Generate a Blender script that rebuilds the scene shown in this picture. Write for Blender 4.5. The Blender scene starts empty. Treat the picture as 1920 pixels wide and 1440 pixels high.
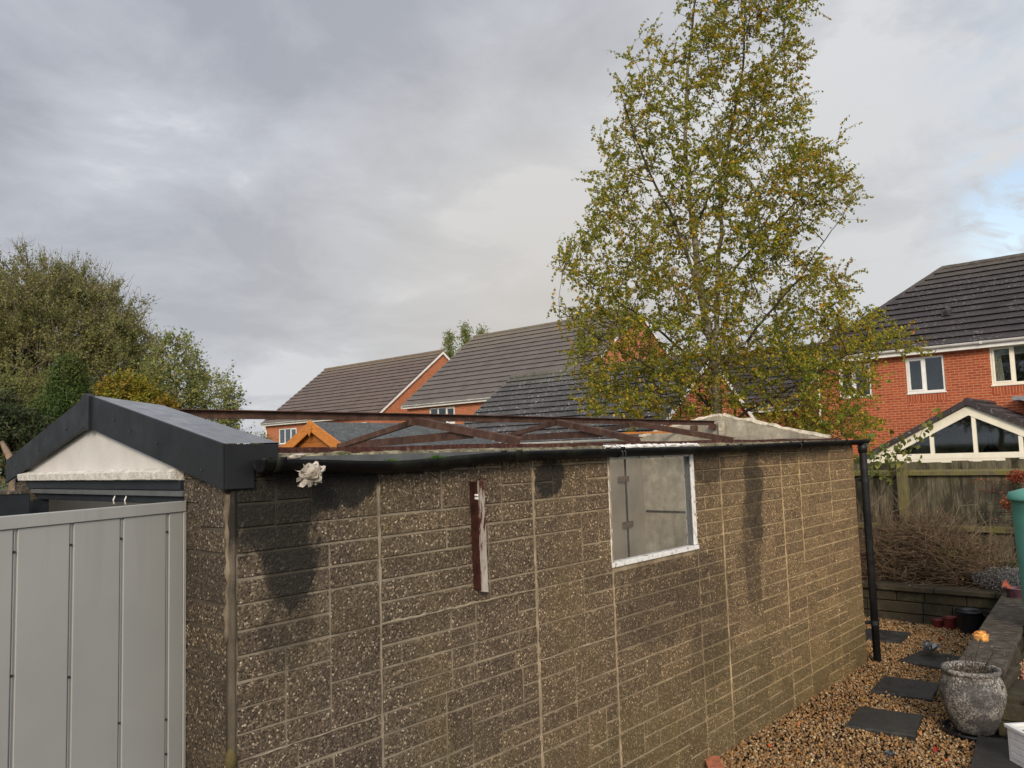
import bpy, math, random
import numpy as np
from mathutils import Vector, Matrix
R = math.radians
rnd = random.Random(7)
nr = np.random.default_rng(11)
sc = bpy.context.scene
col = sc.collection

# ------------------------------------------------------------------ camera
# world: X runs along the garage's long wall, Y across it, Z up; ground of the gravel path z = 0
YAW, PITCH, ROLL, FPX, H = 0.72885, 0.0877, -0.03239, 1500.0, 2.05
fw = np.array([math.cos(YAW)*math.cos(PITCH), math.sin(YAW)*math.cos(PITCH), math.sin(PITCH)])
rt = np.array([math.sin(YAW), -math.cos(YAW), 0.0])
up = np.cross(rt, fw)
rt2 = rt*math.cos(ROLL)+up*math.sin(ROLL)
up2 = -rt*math.sin(ROLL)+up*math.cos(ROLL)
CAM = np.array([0, 0, H])
cd = bpy.data.cameras.new('camera'); cam = bpy.data.objects.new('camera', cd); col.objects.link(cam)
m = Matrix.Identity(4)
for i in range(3):
    m[i][0] = rt2[i]; m[i][1] = up2[i]; m[i][2] = -fw[i]; m[i][3] = CAM[i]
cam.matrix_world = m
cd.sensor_width = 36; cd.lens = FPX/1920*36; cd.clip_start = .05; cd.clip_end = 3000
sc.camera = cam

def ray(px, py):
    return fw + rt2*((px-960)/FPX) - up2*((py-720)/FPX)
def at(px, py, ax, val):
    """surveyed point: the photo pixel's sight line met with the world plane axis=val"""
    d = ray(px, py); t = (val-CAM[ax])/d[ax]; return CAM+d*t
def dp(px, py, dep):
    return CAM+ray(px, py)*dep

# ------------------------------------------------------------------ light
SUN_EL, SUN_AZ = R(24), R(222)          # azimuth counted from +X counter-clockwise: behind the camera
sd = Vector((math.cos(SUN_EL)*math.cos(SUN_AZ), math.cos(SUN_EL)*math.sin(SUN_AZ), math.sin(SUN_EL)))
sl = bpy.data.lights.new('sun', 'SUN'); sl.energy = 2.7; sl.angle = R(16); sl.color = (1, .85, .66)
so = bpy.data.objects.new('sun', sl); col.objects.link(so)
so.rotation_euler = sd.to_track_quat('Z', 'Y').to_euler(); so.location = (0, 0, 30)

w = bpy.data.worlds.new('World'); sc.world = w; w.use_nodes = True
N, L = w.node_tree.nodes, w.node_tree.links
N.clear()
def wn(t, **k):
    n = N.new(t)
    for a, b in k.items(): setattr(n, a, b)
    return n
def wmath(op, a, b=None, c=None, clamp=False):
    n = wn('ShaderNodeMath', operation=op, use_clamp=clamp)
    for i, v in enumerate((a, b, c)):
        if v is None: continue
        if isinstance(v, (int, float)): n.inputs[i].default_value = v
        else: L.new(v, n.inputs[i])
    return n.outputs[0]
def wmix(f, a, b):
    n = wn('ShaderNodeMix', data_type='RGBA')
    for i, v in ((0, f), (6, a), (7, b)):
        if isinstance(v, (int, float)): n.inputs[i].default_value = v
        elif isinstance(v, tuple): n.inputs[i].default_value = (*v, 1)
        else: L.new(v, n.inputs[i])
    return n.outputs[2]
tc = wn('ShaderNodeTexCoord'); sep = wn('ShaderNodeSeparateXYZ'); L.new(tc.outputs['Generated'], sep.inputs[0])
zz = wmath('ADD', wmath('MAXIMUM', sep.outputs[2], 0.0), .22)
cmb = wn('ShaderNodeCombineXYZ')
L.new(wmath('DIVIDE', sep.outputs[0], zz), cmb.inputs[0]); L.new(wmath('DIVIDE', sep.outputs[1], zz), cmb.inputs[1])
def wnoise(scale, detail, rough, off, dist=0.0):
    mp = wn('ShaderNodeMapping'); mp.inputs[1].default_value = off; L.new(cmb.outputs[0], mp.inputs[0])
    n = wn('ShaderNodeTexNoise'); n.inputs['Scale'].default_value = scale; n.inputs['Detail'].default_value = detail
    n.inputs['Roughness'].default_value = rough; n.inputs['Distortion'].default_value = dist
    L.new(mp.outputs[0], n.inputs['Vector']); return n.outputs[0]
def wblob(px, py, k):
    d = Vector(ray(px, py)).normalized()
    vm = wn('ShaderNodeVectorMath', operation='DOT_PRODUCT'); L.new(tc.outputs['Generated'], vm.inputs[0]); vm.inputs[1].default_value = d
    return wmath('EXPONENT', wmath('MULTIPLY', wmath('SUBTRACT', vm.outputs['Value'], 1.0), k))
n1 = wnoise(.75, 5, .48, (3.1, 1.7, 0), .25)
n2 = wnoise(2.6, 8, .6, (1.3, 5.7, 0), .35)
cl = wmath('ADD', wmath('MULTIPLY', wmath('SUBTRACT', n1, .5), 1.15), wmath('MULTIPLY', wmath('SUBTRACT', n2, .5), .72))
cl = wmath('ADD', cl, .505)
cl = wmath('ADD', cl, wmath('MULTIPLY', wblob(640, 330, 30), -.17))
cl = wmath('ADD', cl, wmath('MULTIPLY', wblob(225, 275, 260), .07))
cl = wmath('ADD', cl, wmath('MULTIPLY', wblob(930, 560, 30), .10))
cl = wmath('ADD', cl, wmath('MULTIPLY', wblob(60, 150, 22), -.07))
cl = wmath('ADD', cl, wmath('MULTIPLY', wblob(1700, 250, 14), .09))
rmp = wn('ShaderNodeValToRGB'); L.new(cl, rmp.inputs[0])
e = rmp.color_ramp.elements
e[0].position = .33; e[0].color = (.385, .41, .47, 1)
e[1].position = .62; e[1].color = (.72, .745, .79, 1)
x = e.new(.44); x.color = (.475, .50, .56, 1)
x = e.new(.54); x.color = (.56, .59, .655, 1)
hor = wmath('SUBTRACT', 1.0, wmath('MULTIPLY', wmath('ABSOLUTE', sep.outputs[2]), 2.3), clamp=True)
warm = wmix(wmath('MULTIPLY', hor, .5), rmp.outputs[0], (.575, .585, .585))
warm = wmix(wmath('MULTIPLY', wblob(1020, 590, 34), .7), warm, (.66, .62, .56))
warm = wmix(wmath('MULTIPLY', wblob(1650, 330, 14), .4), warm, (.68, .665, .64))
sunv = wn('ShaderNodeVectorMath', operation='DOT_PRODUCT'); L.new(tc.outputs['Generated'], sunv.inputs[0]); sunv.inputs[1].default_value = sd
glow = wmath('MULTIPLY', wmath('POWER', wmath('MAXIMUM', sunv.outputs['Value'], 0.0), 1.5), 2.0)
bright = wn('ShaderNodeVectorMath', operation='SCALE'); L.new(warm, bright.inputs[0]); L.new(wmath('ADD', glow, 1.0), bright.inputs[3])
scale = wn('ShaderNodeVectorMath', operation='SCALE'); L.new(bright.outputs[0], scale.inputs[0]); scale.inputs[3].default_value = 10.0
sky = wn('ShaderNodeTexSky', sky_type='NISHITA', sun_disc=False, sun_elevation=SUN_EL, sun_rotation=R(90)-SUN_AZ)
hole = wmath('MULTIPLY', wblob(1945, 395, 520), 1.8)
hole = wmath('ADD', hole, wmath('MULTIPLY', wblob(1890, 80, 250), .25))
n3 = wnoise(5.0, 5, .6, (7.3, 2.2, 0), 1.2)
hole = wmath('MULTIPLY', hole, wmath('MULTIPLY', wmath('SUBTRACT', n3, .36), 4.2, clamp=True), clamp=True)
skb = wn('ShaderNodeVectorMath', operation='MULTIPLY'); L.new(sky.outputs[0], skb.inputs[0]); skb.inputs[1].default_value = (2.5, 2.1, 1.8)
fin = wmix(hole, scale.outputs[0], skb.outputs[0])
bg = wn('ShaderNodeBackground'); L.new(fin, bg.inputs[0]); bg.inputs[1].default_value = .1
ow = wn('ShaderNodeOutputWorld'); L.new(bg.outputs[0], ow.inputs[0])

sc.view_settings.view_transform = 'Standard'; sc.view_settings.look = 'None'
sc.view_settings.exposure = 0.0; sc.view_settings.gamma = 1
sc.cycles.max_bounces = 8; sc.cycles.transparent_max_bounces = 12
sc.cycles.use_denoising = True

# ------------------------------------------------------------------ helpers
def tag(o, label=None, cat=None, group=None, kind=None):
    if label: o['label'] = label
    if cat: o['category'] = cat
    if group: o['group'] = group
    if kind: o['kind'] = kind
    return o
def empty(name, loc, label=None, cat=None, group=None, kind=None, rz=0):
    o = bpy.data.objects.new(name, None); col.objects.link(o); o.location = loc; o.rotation_euler = (0, 0, rz)
    o.empty_display_size = .1
    return tag(o, label, cat, group, kind)
def wloc(o):
    v = Vector((0, 0, 0))
    while o is not None: v += Vector(o.location); o = o.parent
    return v
class MB:
    def __init__(s): s.v = []; s.f = []; s.mi = []
    def add(s, vs, fs, mi=0):
        b = len(s.v); s.v.extend([tuple(map(float, p)) for p in vs])
        for f in fs: s.f.append(tuple(b+i for i in f)); s.mi.append(mi)
        return s
    def box(s, x0, x1, y0, y1, z0, z1, mi=0):
        if x0 > x1: x0, x1 = x1, x0
        if y0 > y1: y0, y1 = y1, y0
        if z0 > z1: z0, z1 = z1, z0
        vs = [(x, y, z) for z in (z0, z1) for x, y in ((x0, y0), (x1, y0), (x1, y1), (x0, y1))]
        return s.add(vs, [(0, 3, 2, 1), (4, 5, 6, 7), (0, 1, 5, 4), (1, 2, 6, 5), (2, 3, 7, 6), (3, 0, 4, 7)], mi)
    def bar(s, a, b, wd, ht, mi=0, upv=(0, 0, 1), roll=0):
        a, b = Vector(a), Vector(b); d = (b-a).normalized(); u = Vector(upv)
        side = d.cross(u).normalized(); u = side.cross(d).normalized()
        if roll:
            q = Matrix.Rotation(roll, 3, d); side = q @ side; u = q @ u
        vs = []
        for p in (a, b):
            for sx, sz in ((-1, -1), (1, -1), (1, 1), (-1, 1)): vs.append(p+side*sx*wd/2+u*sz*ht/2)
        return s.add(vs, [(0, 1, 2, 3), (7, 6, 5, 4), (0, 4, 5, 1), (1, 5, 6, 2), (2, 6, 7, 3), (3, 7, 4, 0)], mi)
    def tube(s, pts, r, n=8, mi=0, cap=True, r1=None):
        pts = [Vector(p) for p in pts]; k = len(pts); vs = []; rs = r if isinstance(r, (list, tuple)) else [r+(0 if r1 is None else (r1-r)*i/(k-1)) for i in range(k)]
        pu = None
        for i, p in enumerate(pts):
            d = (pts[min(i+1, k-1)]-pts[max(i-1, 0)])
            d = d.normalized() if d.length > 1e-9 else Vector((0, 0, 1))
            if pu is None: pu = Vector((0, 0, 1)) if abs(d.z) < .9 else Vector((1, 0, 0))
            sd_ = d.cross(pu).normalized(); pu = sd_.cross(d).normalized()
            for j in range(n):
                a = 2*math.pi*j/n; vs.append(p+(sd_*math.cos(a)+pu*math.sin(a))*rs[i])
        fs = []
        for i in range(k-1):
            for j in range(n):
                j2 = (j+1) % n; fs.append((i*n+j, i*n+j2, (i+1)*n+j2, (i+1)*n+j))
        if cap: fs.append(tuple(reversed(range(n)))); fs.append(tuple((k-1)*n+j for j in range(n)))
        return s.add(vs, fs, mi)
    def lathe(s, c, prof, n=32, mi=0, close=False):
        vs = []; fs = []; k = len(prof)
        for r_, z in prof:
            for j in range(n):
                a = 2*math.pi*j/n; vs.append((c[0]+r_*math.cos(a), c[1]+r_*math.sin(a), c[2]+z))
        for i in range(k-1):
            for j in range(n):
                j2 = (j+1) % n; fs.append((i*n+j, i*n+j2, (i+1)*n+j2, (i+1)*n+j))
        return s.add(vs, fs, mi)
    def prism(s, poly, vec, mi=0):
        n = len(poly); vec = Vector(vec); vs = [Vector(p) for p in poly]+[Vector(p)+vec for p in poly]
        nrm = Vector((0, 0, 0))
        for i in range(n): nrm += Vector(poly[i]).cross(Vector(poly[(i+1) % n]))
        if nrm.dot(vec) > 0: fs = [tuple(reversed(range(n))), tuple(range(n, 2*n))]+[(i, (i+1) % n, n+(i+1) % n, n+i) for i in range(n)]
        else: fs = [tuple(range(n)), tuple(reversed(range(n, 2*n)))]+[((i+1) % n, i, n+i, n+(i+1) % n) for i in range(n)]
        return s.add(vs, fs, mi)
    def build(s, name, mats, parent=None, loc=None, smooth=False, bevel=0, auto=None, segs=2):
        return raw(name, np.array(s.v), s.f, mats, parent, loc, smooth, bevel, s.mi, segs)
def raw(name, V, F, mats, parent=None, loc=None, smooth=False, bevel=0, mi=None, segs=2):
    if not isinstance(mats, (list, tuple)): mats = [mats]
    base = wloc(parent) if parent is not None else Vector((0, 0, 0))
    off = base if loc is None else Vector(loc)
    V = np.asarray(V, dtype=np.float64)-np.array(off)
    me = bpy.data.meshes.new(name)
    if isinstance(F, np.ndarray):
        k = F.shape[1]; me.vertices.add(len(V)); me.vertices.foreach_set('co', V.ravel().astype(np.float32))
        me.loops.add(F.size); me.loops.foreach_set('vertex_index', F.ravel().astype(np.int32))
        me.polygons.add(len(F)); me.polygons.foreach_set('loop_start', np.arange(0, F.size, k, dtype=np.int32))
        try: me.polygons.foreach_set('loop_total', np.full(len(F), k, dtype=np.int32))
        except Exception: pass
        me.update(calc_edges=True)
    else:
        me.from_pydata([tuple(p) for p in V], [], F)
    for mt in mats: me.materials.append(mt)
    if mi is not None and len(mats) > 1: me.polygons.foreach_set('material_index', np.array(mi, dtype=np.int32))
    if smooth: me.polygons.foreach_set('use_smooth', np.ones(len(me.polygons), dtype=bool))
    me.update(); me.validate()
    o = bpy.data.objects.new(name, me); col.objects.link(o)
    if parent is not None: o.parent = parent
    if loc is not None: o.location = Vector(loc)-base
    if bevel:
        b = o.modifiers.new('bevel', 'BEVEL'); b.width = bevel; b.segments = segs; b.limit_method = 'ANGLE'; b.angle_limit = R(40)
    return o
def copy_tree(o, parent=None):
    c = o.copy(); col.objects.link(c); c.parent = parent
    for ch in list(o.children): copy_tree(ch, c)
    return c

# ------------------------------------------------------------------ materials
class MT:
    def __init__(s, name, rough=.8, spec=.3, metal=0):
        s.m = bpy.data.materials.new(name); s.m.use_nodes = True; s.t = s.m.node_tree
        s.b = s.t.nodes['Principled BSDF']; s.b.inputs['Roughness'].default_value = rough
        s.b.inputs['Specular IOR Level'].default_value = spec; s.b.inputs['Metallic'].default_value = metal
        s.geo = s.t.nodes.new('ShaderNodeNewGeometry'); s.pos = s.geo.outputs['Position']
    def n(s, t, **k):
        x = s.t.nodes.new(t)
        for a, b in k.items(): setattr(x, a, b)
        return x
    def put(s, sock, v):
        if isinstance(v, (int, float)): sock.default_value = v
        elif isinstance(v, (tuple, list)): sock.default_value = (*v, 1) if len(v) == 3 and sock.type == 'RGBA' else v
        else: s.t.links.new(v, sock)
    def math(s, op, a, b=None, c=None, clamp=False):
        x = s.n('ShaderNodeMath', operation=op, use_clamp=clamp)
        for i, v in enumerate((a, b, c)):
            if v is not None: s.put(x.inputs[i], v)
        return x.outputs[0]
    def mapv(s, sc_=(1, 1, 1), vec=None, off=(0, 0, 0), rot=(0, 0, 0)):
        x = s.n('ShaderNodeMapping'); s.t.links.new(vec or s.pos, x.inputs[0]); x.inputs[1].default_value = off; x.inputs[2].default_value = rot; x.inputs[3].default_value = sc_
        return x.outputs[0]
    def noise(s, scale, detail=4, rough=.55, vec=None, dist=0, out=0):
        x = s.n('ShaderNodeTexNoise'); x.inputs['Scale'].default_value = scale; x.inputs['Detail'].default_value = detail
        x.inputs['Roughness'].default_value = rough; x.inputs['Distortion'].default_value = dist
        s.t.links.new(vec or s.pos, x.inputs['Vector']); return x.outputs[out]
    def vor(s, scale, vec=None, feature='F1', out='Color', rand=1.0):
        x = s.n('ShaderNodeTexVoronoi', feature=feature); x.inputs['Scale'].default_value = scale; x.inputs['Randomness'].default_value = rand
        s.t.links.new(vec or s.pos, x.inputs['Vector']); return x.outputs[out]
    def ramp(s, f, stops, interp='LINEAR'):
        x = s.n('ShaderNodeValToRGB'); s.t.links.new(f, x.inputs[0]); cr = x.color_ramp; cr.interpolation = interp
        while len(cr.elements) < len(stops): cr.elements.new(.5)
        for el, (p, c) in zip(cr.elements, stops):
            el.position = p; el.color = (*c, 1) if isinstance(c, tuple) else (c, c, c, 1)
        return x.outputs[0]
    def mix(s, f, a, b, bt='MIX'):
        x = s.n('ShaderNodeMix', data_type='RGBA', blend_type=bt)
        s.put(x.inputs[0], f); s.put(x.inputs[6], a); s.put(x.inputs[7], b); return x.outputs[2]
    def sepx(s, vec=None):
        x = s.n('ShaderNodeSeparateXYZ'); s.t.links.new(vec or s.pos, x.inputs[0]); return x.outputs
    def comb(s, a, b, c=0.0):
        x = s.n('ShaderNodeCombineXYZ')
        for i, v in enumerate((a, b, c)): s.put(x.inputs[i], v)
        return x.outputs[0]
    def bump(s, h, strength=.5, dist=.01, nrm=None):
        x = s.n('ShaderNodeBump'); x.inputs['Strength'].default_value = strength; x.inputs['Distance'].default_value = dist
        s.t.links.new(h, x.inputs['Height'])
        if nrm is not None: s.t.links.new(nrm, x.inputs['Normal'])
        return x.outputs[0]
    def fin(s, color=None, normal=None, rough=None):
        if color is not None: s.put(s.b.inputs['Base Color'], color)
        if normal is not None: s.t.links.new(normal, s.b.inputs['Normal'])
        if rough is not None: s.put(s.b.inputs['Roughness'], rough)
        return s.m
def simple(name, c, rough=.6, spec=.4, var=.12, nscale=6, bump=.1, bscale=60, metal=0, dirt=None):
    t = MT(name, rough, spec, metal)
    n = t.noise(nscale, 5, .6)
    c2 = tuple(max(0, v*(1-var*2)) for v in c); c3 = tuple(min(1, v*(1+var)) for v in c)
    k = t.ramp(n, [(.3, c2), (.7, c3)])
    if dirt:
        k = t.mix(t.math('MULTIPLY', t.ramp(t.noise(nscale*.4, 6, .7), [(.5, 0.0), (.75, 1.0)]), dirt[1]), k, dirt[0])
    return t.fin(k, t.bump(t.noise(bscale, 3), bump, .004))

# --- aggregate-faced concrete of the garage, with its damp stains (fixed to the wall)
def blob(t, x0, z0, rx, rz, nz, amt=1.0):
    X, Y, Z = t.sepx()
    a = t.math('POWER', t.math('DIVIDE', t.math('SUBTRACT', X, x0), rx), 2.0)
    b = t.math('POWER', t.math('DIVIDE', t.math('SUBTRACT', Z, z0), rz), 2.0)
    d = t.math('ADD', t.math('ADD', a, b), t.math('MULTIPLY', t.math('SUBTRACT', nz, .5), 3.2))
    x = t.n('ShaderNodeMapRange', interpolation_type='SMOOTHSTEP'); t.put(x.inputs[0], d)
    x.inputs[1].default_value = 1.1; x.inputs[2].default_value = .62; x.inputs[3].default_value = 0; x.inputs[4].default_value = amt
    return x.outputs[0]
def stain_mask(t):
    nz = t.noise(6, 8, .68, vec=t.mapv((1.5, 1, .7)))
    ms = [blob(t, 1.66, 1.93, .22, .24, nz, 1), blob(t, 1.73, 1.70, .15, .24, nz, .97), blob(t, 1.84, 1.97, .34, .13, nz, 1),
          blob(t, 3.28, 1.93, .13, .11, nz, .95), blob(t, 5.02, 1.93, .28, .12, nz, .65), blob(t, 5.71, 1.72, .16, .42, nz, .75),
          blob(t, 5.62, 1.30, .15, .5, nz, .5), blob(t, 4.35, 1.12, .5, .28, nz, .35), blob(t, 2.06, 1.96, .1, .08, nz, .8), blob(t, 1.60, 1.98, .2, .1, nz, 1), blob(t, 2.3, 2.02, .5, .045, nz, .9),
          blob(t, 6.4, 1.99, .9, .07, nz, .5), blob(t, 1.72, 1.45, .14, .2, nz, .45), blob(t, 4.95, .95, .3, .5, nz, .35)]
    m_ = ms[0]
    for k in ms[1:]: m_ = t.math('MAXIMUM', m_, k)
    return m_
def agg(name, side=True):
    t = MT(name, .78, .35)
    wob = t.noise(30, 2, .5, out=1)
    cellc = t.vor(125, out='Color'); celld = t.vor(125, out='Distance')
    big = t.vor(46, out='Color'); bigd = t.vor(46, out='Distance')
    r_, g_, b_ = t.sepx(cellc)
    R2, G2, B2 = t.sepx(big)
    base = t.ramp(r_, [(0, (.022, .016, .011)), (.26, (.045, .034, .023)), (.52, (.098, .077, .054)), (.78, (.18, .145, .10)), (.90, (.27, .225, .16)), (.96, (.42, .36, .26)), (1, (.68, .61, .48))])
    bigc = t.ramp(G2, [(0, (.40, .33, .22)), (.4, (.5, .46, .36)), (.7, (.30, .19, .10)), (1, (.62, .58, .47))])
    dens = t.ramp(t.noise(4.5, 4, .6), [(.36, .985), (.68, .87)])
    isbig = t.math('MULTIPLY', t.math('GREATER_THAN', R2, dens), t.math('LESS_THAN', bigd, t.math('MULTIPLY_ADD', B2, .24, .12)))
    c = t.mix(isbig, base, bigc)
    # cement showing between the stones, worn patches
    cem = t.ramp(t.noise(3.0, 6, .6), [(.35, (.085, .068, .048)), (.68, (.15, .125, .088))])
    c = t.mix(t.math('MULTIPLY', t.ramp(celld, [(.34, 0.0), (.62, 1.0)]), .7), c, cem)
    worn = t.ramp(t.noise(1.7, 5, .6), [(.42, .0), (.7, .35)])
    c = t.mix(worn, c, t.mix(.5, c, (.12, .098, .078)))
    rid = t.geo.outputs['Random Per Island']
    c = t.mix(1.0, c, t.ramp(rid, [(0, (.80, .76, .74)), (.5, (.95, .91, .87)), (1, (1.12, 1.07, .98))]), 'MULTIPLY')
    X, Y, Z = t.sepx()
    if side:
        # tint shifts from darker grey at the near end to paler ochre at the far end
        f = t.math('DIVIDE', t.math('SUBTRACT', X, 2.0), 5.0, clamp=True)
        c = t.mix(f, t.mix(1.0, c, (.82, .79, .78), 'MULTIPLY'), t.mix(1.0, c, (1.58, 1.31, .93), 'MULTIPLY'))
        # olive algae climbing from the damp foot
        al = t.math('SUBTRACT', t.math('MULTIPLY', t.noise(1.9, 5, .6), 1.5), t.math('MULTIPLY', Z, .62))
        al = t.math('MULTIPLY', t.ramp(al, [(.18, 0.0), (.62, 1.0)]), .6)
        c = t.mix(al, c, t.mix(.6, c, (.085, .072, .018)))
        yl = t.math('MULTIPLY', t.ramp(t.noise(1.1, 5, .62, vec=t.mapv((1.6, 1, .6), off=(4, 0, 2))), [(.5, 0.0), (.72, 1.0)]), .38)
        c = t.mix(yl, c, t.mix(.55, c, (.17, .12, .03)))
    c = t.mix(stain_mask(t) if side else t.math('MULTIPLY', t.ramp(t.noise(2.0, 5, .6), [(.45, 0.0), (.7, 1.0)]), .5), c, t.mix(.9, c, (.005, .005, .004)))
    if not side: c = t.mix(1.0, c, (.66, .64, .62), 'MULTIPLY')  # shade on the front pillars multiplied into the stone colour
    h = t.math('ADD', t.math('MULTIPLY', celld, -1.0), t.math('MULTIPLY', isbig, .5))
    return t.fin(c, t.bump(h, .7, .004, t.bump(t.noise(9, 4), .4, .012)))
def mortar(name, c0, c1, side=True):
    t = MT(name, .9, .2)
    c = t.ramp(t.noise(7, 6, .65), [(.3, c0), (.7, c1)])
    X, Y, Z = t.sepx()
    f = t.math('DIVIDE', t.math('SUBTRACT', X, 2.0), 5.0, clamp=True)
    if side:
        c = t.mix(f, c, t.mix(1.0, c, (1.75, 1.5, 1.08), 'MULTIPLY'))
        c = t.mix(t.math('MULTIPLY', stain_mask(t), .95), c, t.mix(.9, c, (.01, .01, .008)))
    return t.fin(c, t.bump(t.noise(90, 4, .7), .7, .004))
M = {}
M['agg'] = agg('exposed_aggregate')
M['agg_front_shaded'] = agg('exposed_aggregate_shaded', False)
M['mortar'] = mortar('cement_joint', (.135, .112, .082), (.29, .245, .18))
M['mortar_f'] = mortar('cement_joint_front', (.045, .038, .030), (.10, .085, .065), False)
M['sealant'] = mortar('cream_sealant', (.13, .108, .078), (.34, .285, .21))
M['corner'] = mortar('corner_cement', (.045, .038, .028), (.12, .096, .068))
t = MT('inner_concrete', .9, .2)
c = t.ramp(t.noise(2.2, 7, .65), [(.3, (.20, .175, .14)), (.7, (.31, .275, .225))])
c = t.mix(t.math('MULTIPLY', t.ramp(t.noise(1, 5, .6, vec=t.mapv((9, 9, .7))), [(.5, 0.0), (.7, 1.0)]), .35), c, (.30, .28, .24))
M['inner'] = t.fin(c, t.bump(t.noise(40, 5), .3, .004))
t = MT('weathered_gable_concrete', .9, .2)
c = t.ramp(t.noise(6, 7, .68), [(.28, (.17, .15, .11)), (.55, (.32, .285, .22)), (.75, (.48, .44, .35))])
c = t.mix(t.math('MULTIPLY', t.ramp(t.noise(1.6, 5, .6, vec=t.mapv((6, 6, 1.3))), [(.5, 0.0), (.72, 1.0)]), .45), c, (.09, .08, .055))
M['gable'] = t.fin(c, t.bump(t.noise(45, 5), .6, .006))
t = MT('mossy_coping', .95, .15)
c = t.ramp(t.noise(16, 6, .7), [(.3, (.05, .045, .03)), (.5, (.16, .14, .09)), (.68, (.38, .33, .22))])
c = t.mix(t.ramp(t.noise(9, 5, .7), [(.55, 0.0), (.66, .8)]), c, (.04, .055, .012))
M['coping'] = t.fin(c, t.bump(t.noise(50, 6, .7), 1.0, .01))
t = MT('rusty_painted_steel', .75, .35)
c = t.ramp(t.noise(14, 6, .68), [(.3, (.035, .017, .011)), (.52, (.075, .036, .023)), (.72, (.13, .066, .040))])
c = t.mix(t.ramp(t.noise(60, 4, .7), [(.62, 0.0), (.7, .6)]), c, (.30, .20, .15))
M['rust'] = t.fin(c, t.bump(t.noise(120, 4), .4, .002))
t = MT('rusted_edge', .85, .2)
c = t.ramp(t.noise(40, 6, .7), [(.35, (.028, .011, .009)), (.55, (.075, .030, .022)), (.74, (.22, .14, .10))])
M['rust2'] = t.fin(c, t.bump(t.noise(80, 5, .7), .9, .005))
t = MT('black_trim', .5, .3)
v = t.noise(5, 5, .6)
c = t.ramp(v, [(.3, (.007, .008, .009)), (.75, (.015, .0155, .018))])
c = t.mix(t.ramp(t.noise(260, 2, .5), [(.72, 0.0), (.76, .5)]), c, (.12, .12, .12))
M['trim'] = t.fin(c, t.bump(t.noise(3, 4), .15, .01), t.ramp(t.noise(9, 4), [(.3, .42), (.7, .6)]))
t = MT('wet_black_flashing', .12, .6)
dr = t.vor(70, out='Distance')
M['wet'] = t.fin(t.ramp(t.noise(5, 4), [(.3, (.03, .032, .036)), (.7, (.045, .048, .054))]), t.bump(t.ramp(dr, [(.10, 1.0), (.22, 0.0)]), .22, .002), t.ramp(t.noise(14, 4), [(.4, .10), (.6, .22)]))
M['gutter'] = simple('black_plastic_gutter', (.0045, .0046, .005), .55, .16, .3, 12, .05, dirt=((.05, .055, .03), .5))
M['pipe'] = simple('black_plastic_pipe', (.013, .014, .016), .5, .35, .3, 14, .05, dirt=((.06, .06, .045), .4))
M['screw'] = simple('screw_head', (.03, .03, .032), .5, .5)
t = MT('white_render', .85, .25)
c = t.ramp(t.noise(5, 6, .65), [(.3, (.47, .445, .41)), (.7, (.57, .545, .51))])
X, Y, Z = t.sepx()
M['render'] = t.fin(t.mix(t.ramp(t.noise(70, 4, .7), [(.66, 0.0), (.72, .5)]), c, (.35, .31, .26)), t.bump(t.noise(60, 5), .4, .004))
t = MT('roughcast_white', .9, .2)
c = t.ramp(t.noise(30, 6, .7), [(.3, (.42, .385, .33)), (.6, (.74, .70, .63))])
M['roughcast'] = t.fin(c, t.bump(t.noise(130, 5, .7), 1.0, .008))
t = MT('flaking_white_paint', .75, .3)
fl = t.noise(26, 6, .7, vec=t.mapv((1, 1, .8)))
c = t.ramp(fl, [(.30, (.16, .07, .045)), (.40, (.30, .22, .16)), (.44, (.66, .64, .60)), (.7, (.80, .79, .76))])
M['flake'] = t.fin(c, t.bump(fl, .8, .004))
t = MT('peeling_batten', .85, .2)
X, Y, Z = t.sepx()
g = t.noise(14, 6, .68, vec=t.mapv((3, 3, .6)))
k = t.math('ADD', g, t.math('MULTIPLY', t.math('SUBTRACT', 1.82, Z), .5))
c = t.ramp(k, [(.42, (.055, .018, .012)), (.50, (.09, .032, .022)), (.53, (.30, .25, .21)), (.8, (.46, .42, .37))])
c = t.mix(t.ramp(t.noise(40, 5, .7, vec=t.mapv((2.5, 2.5, .35))), [(.6, 0.0), (.68, .85)]), c, (.10, .035, .028))
M['batten'] = t.fin(c, t.bump(t.noise(30, 5, .7, vec=t.mapv((4, 4, .3))), .8, .005))
M['batten2'] = simple('dark_red_timber', (.045, .014, .010), .8, .2, .3, 18, .5, 50)
M['paper'] = simple('crumpled_paper', (.45, .40, .335), .85, .2, .22, 40, .5, 90, dirt=((.22, .17, .12), .8))
t = MT('grey_coated_steel', .42, .45)
c = t.ramp(t.noise(1.5, 5, .55), [(.3, (.31, .31, .29)), (.7, (.36, .355, .33))])
c = t.mix(t.math('MULTIPLY', t.ramp(t.noise(2, 6, .6, vec=t.mapv((7, 7, .5))), [(.55, 0.0), (.75, 1.0)]), .16), c, (.16, .15, .13))
M['gate'] = t.fin(c, t.bump(t.noise(3, 3), .12, .01), t.ramp(t.noise(12, 5), [(.3, .36), (.7, .52)]))
M['navy'] = simple('anthracite_paint', (.015, .018, .022), .5, .3, .2, 8, .08)
M['steelgrey'] = simple('grey_door_rail', (.10, .105, .105), .45, .4, .15, 10, .05)
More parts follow.
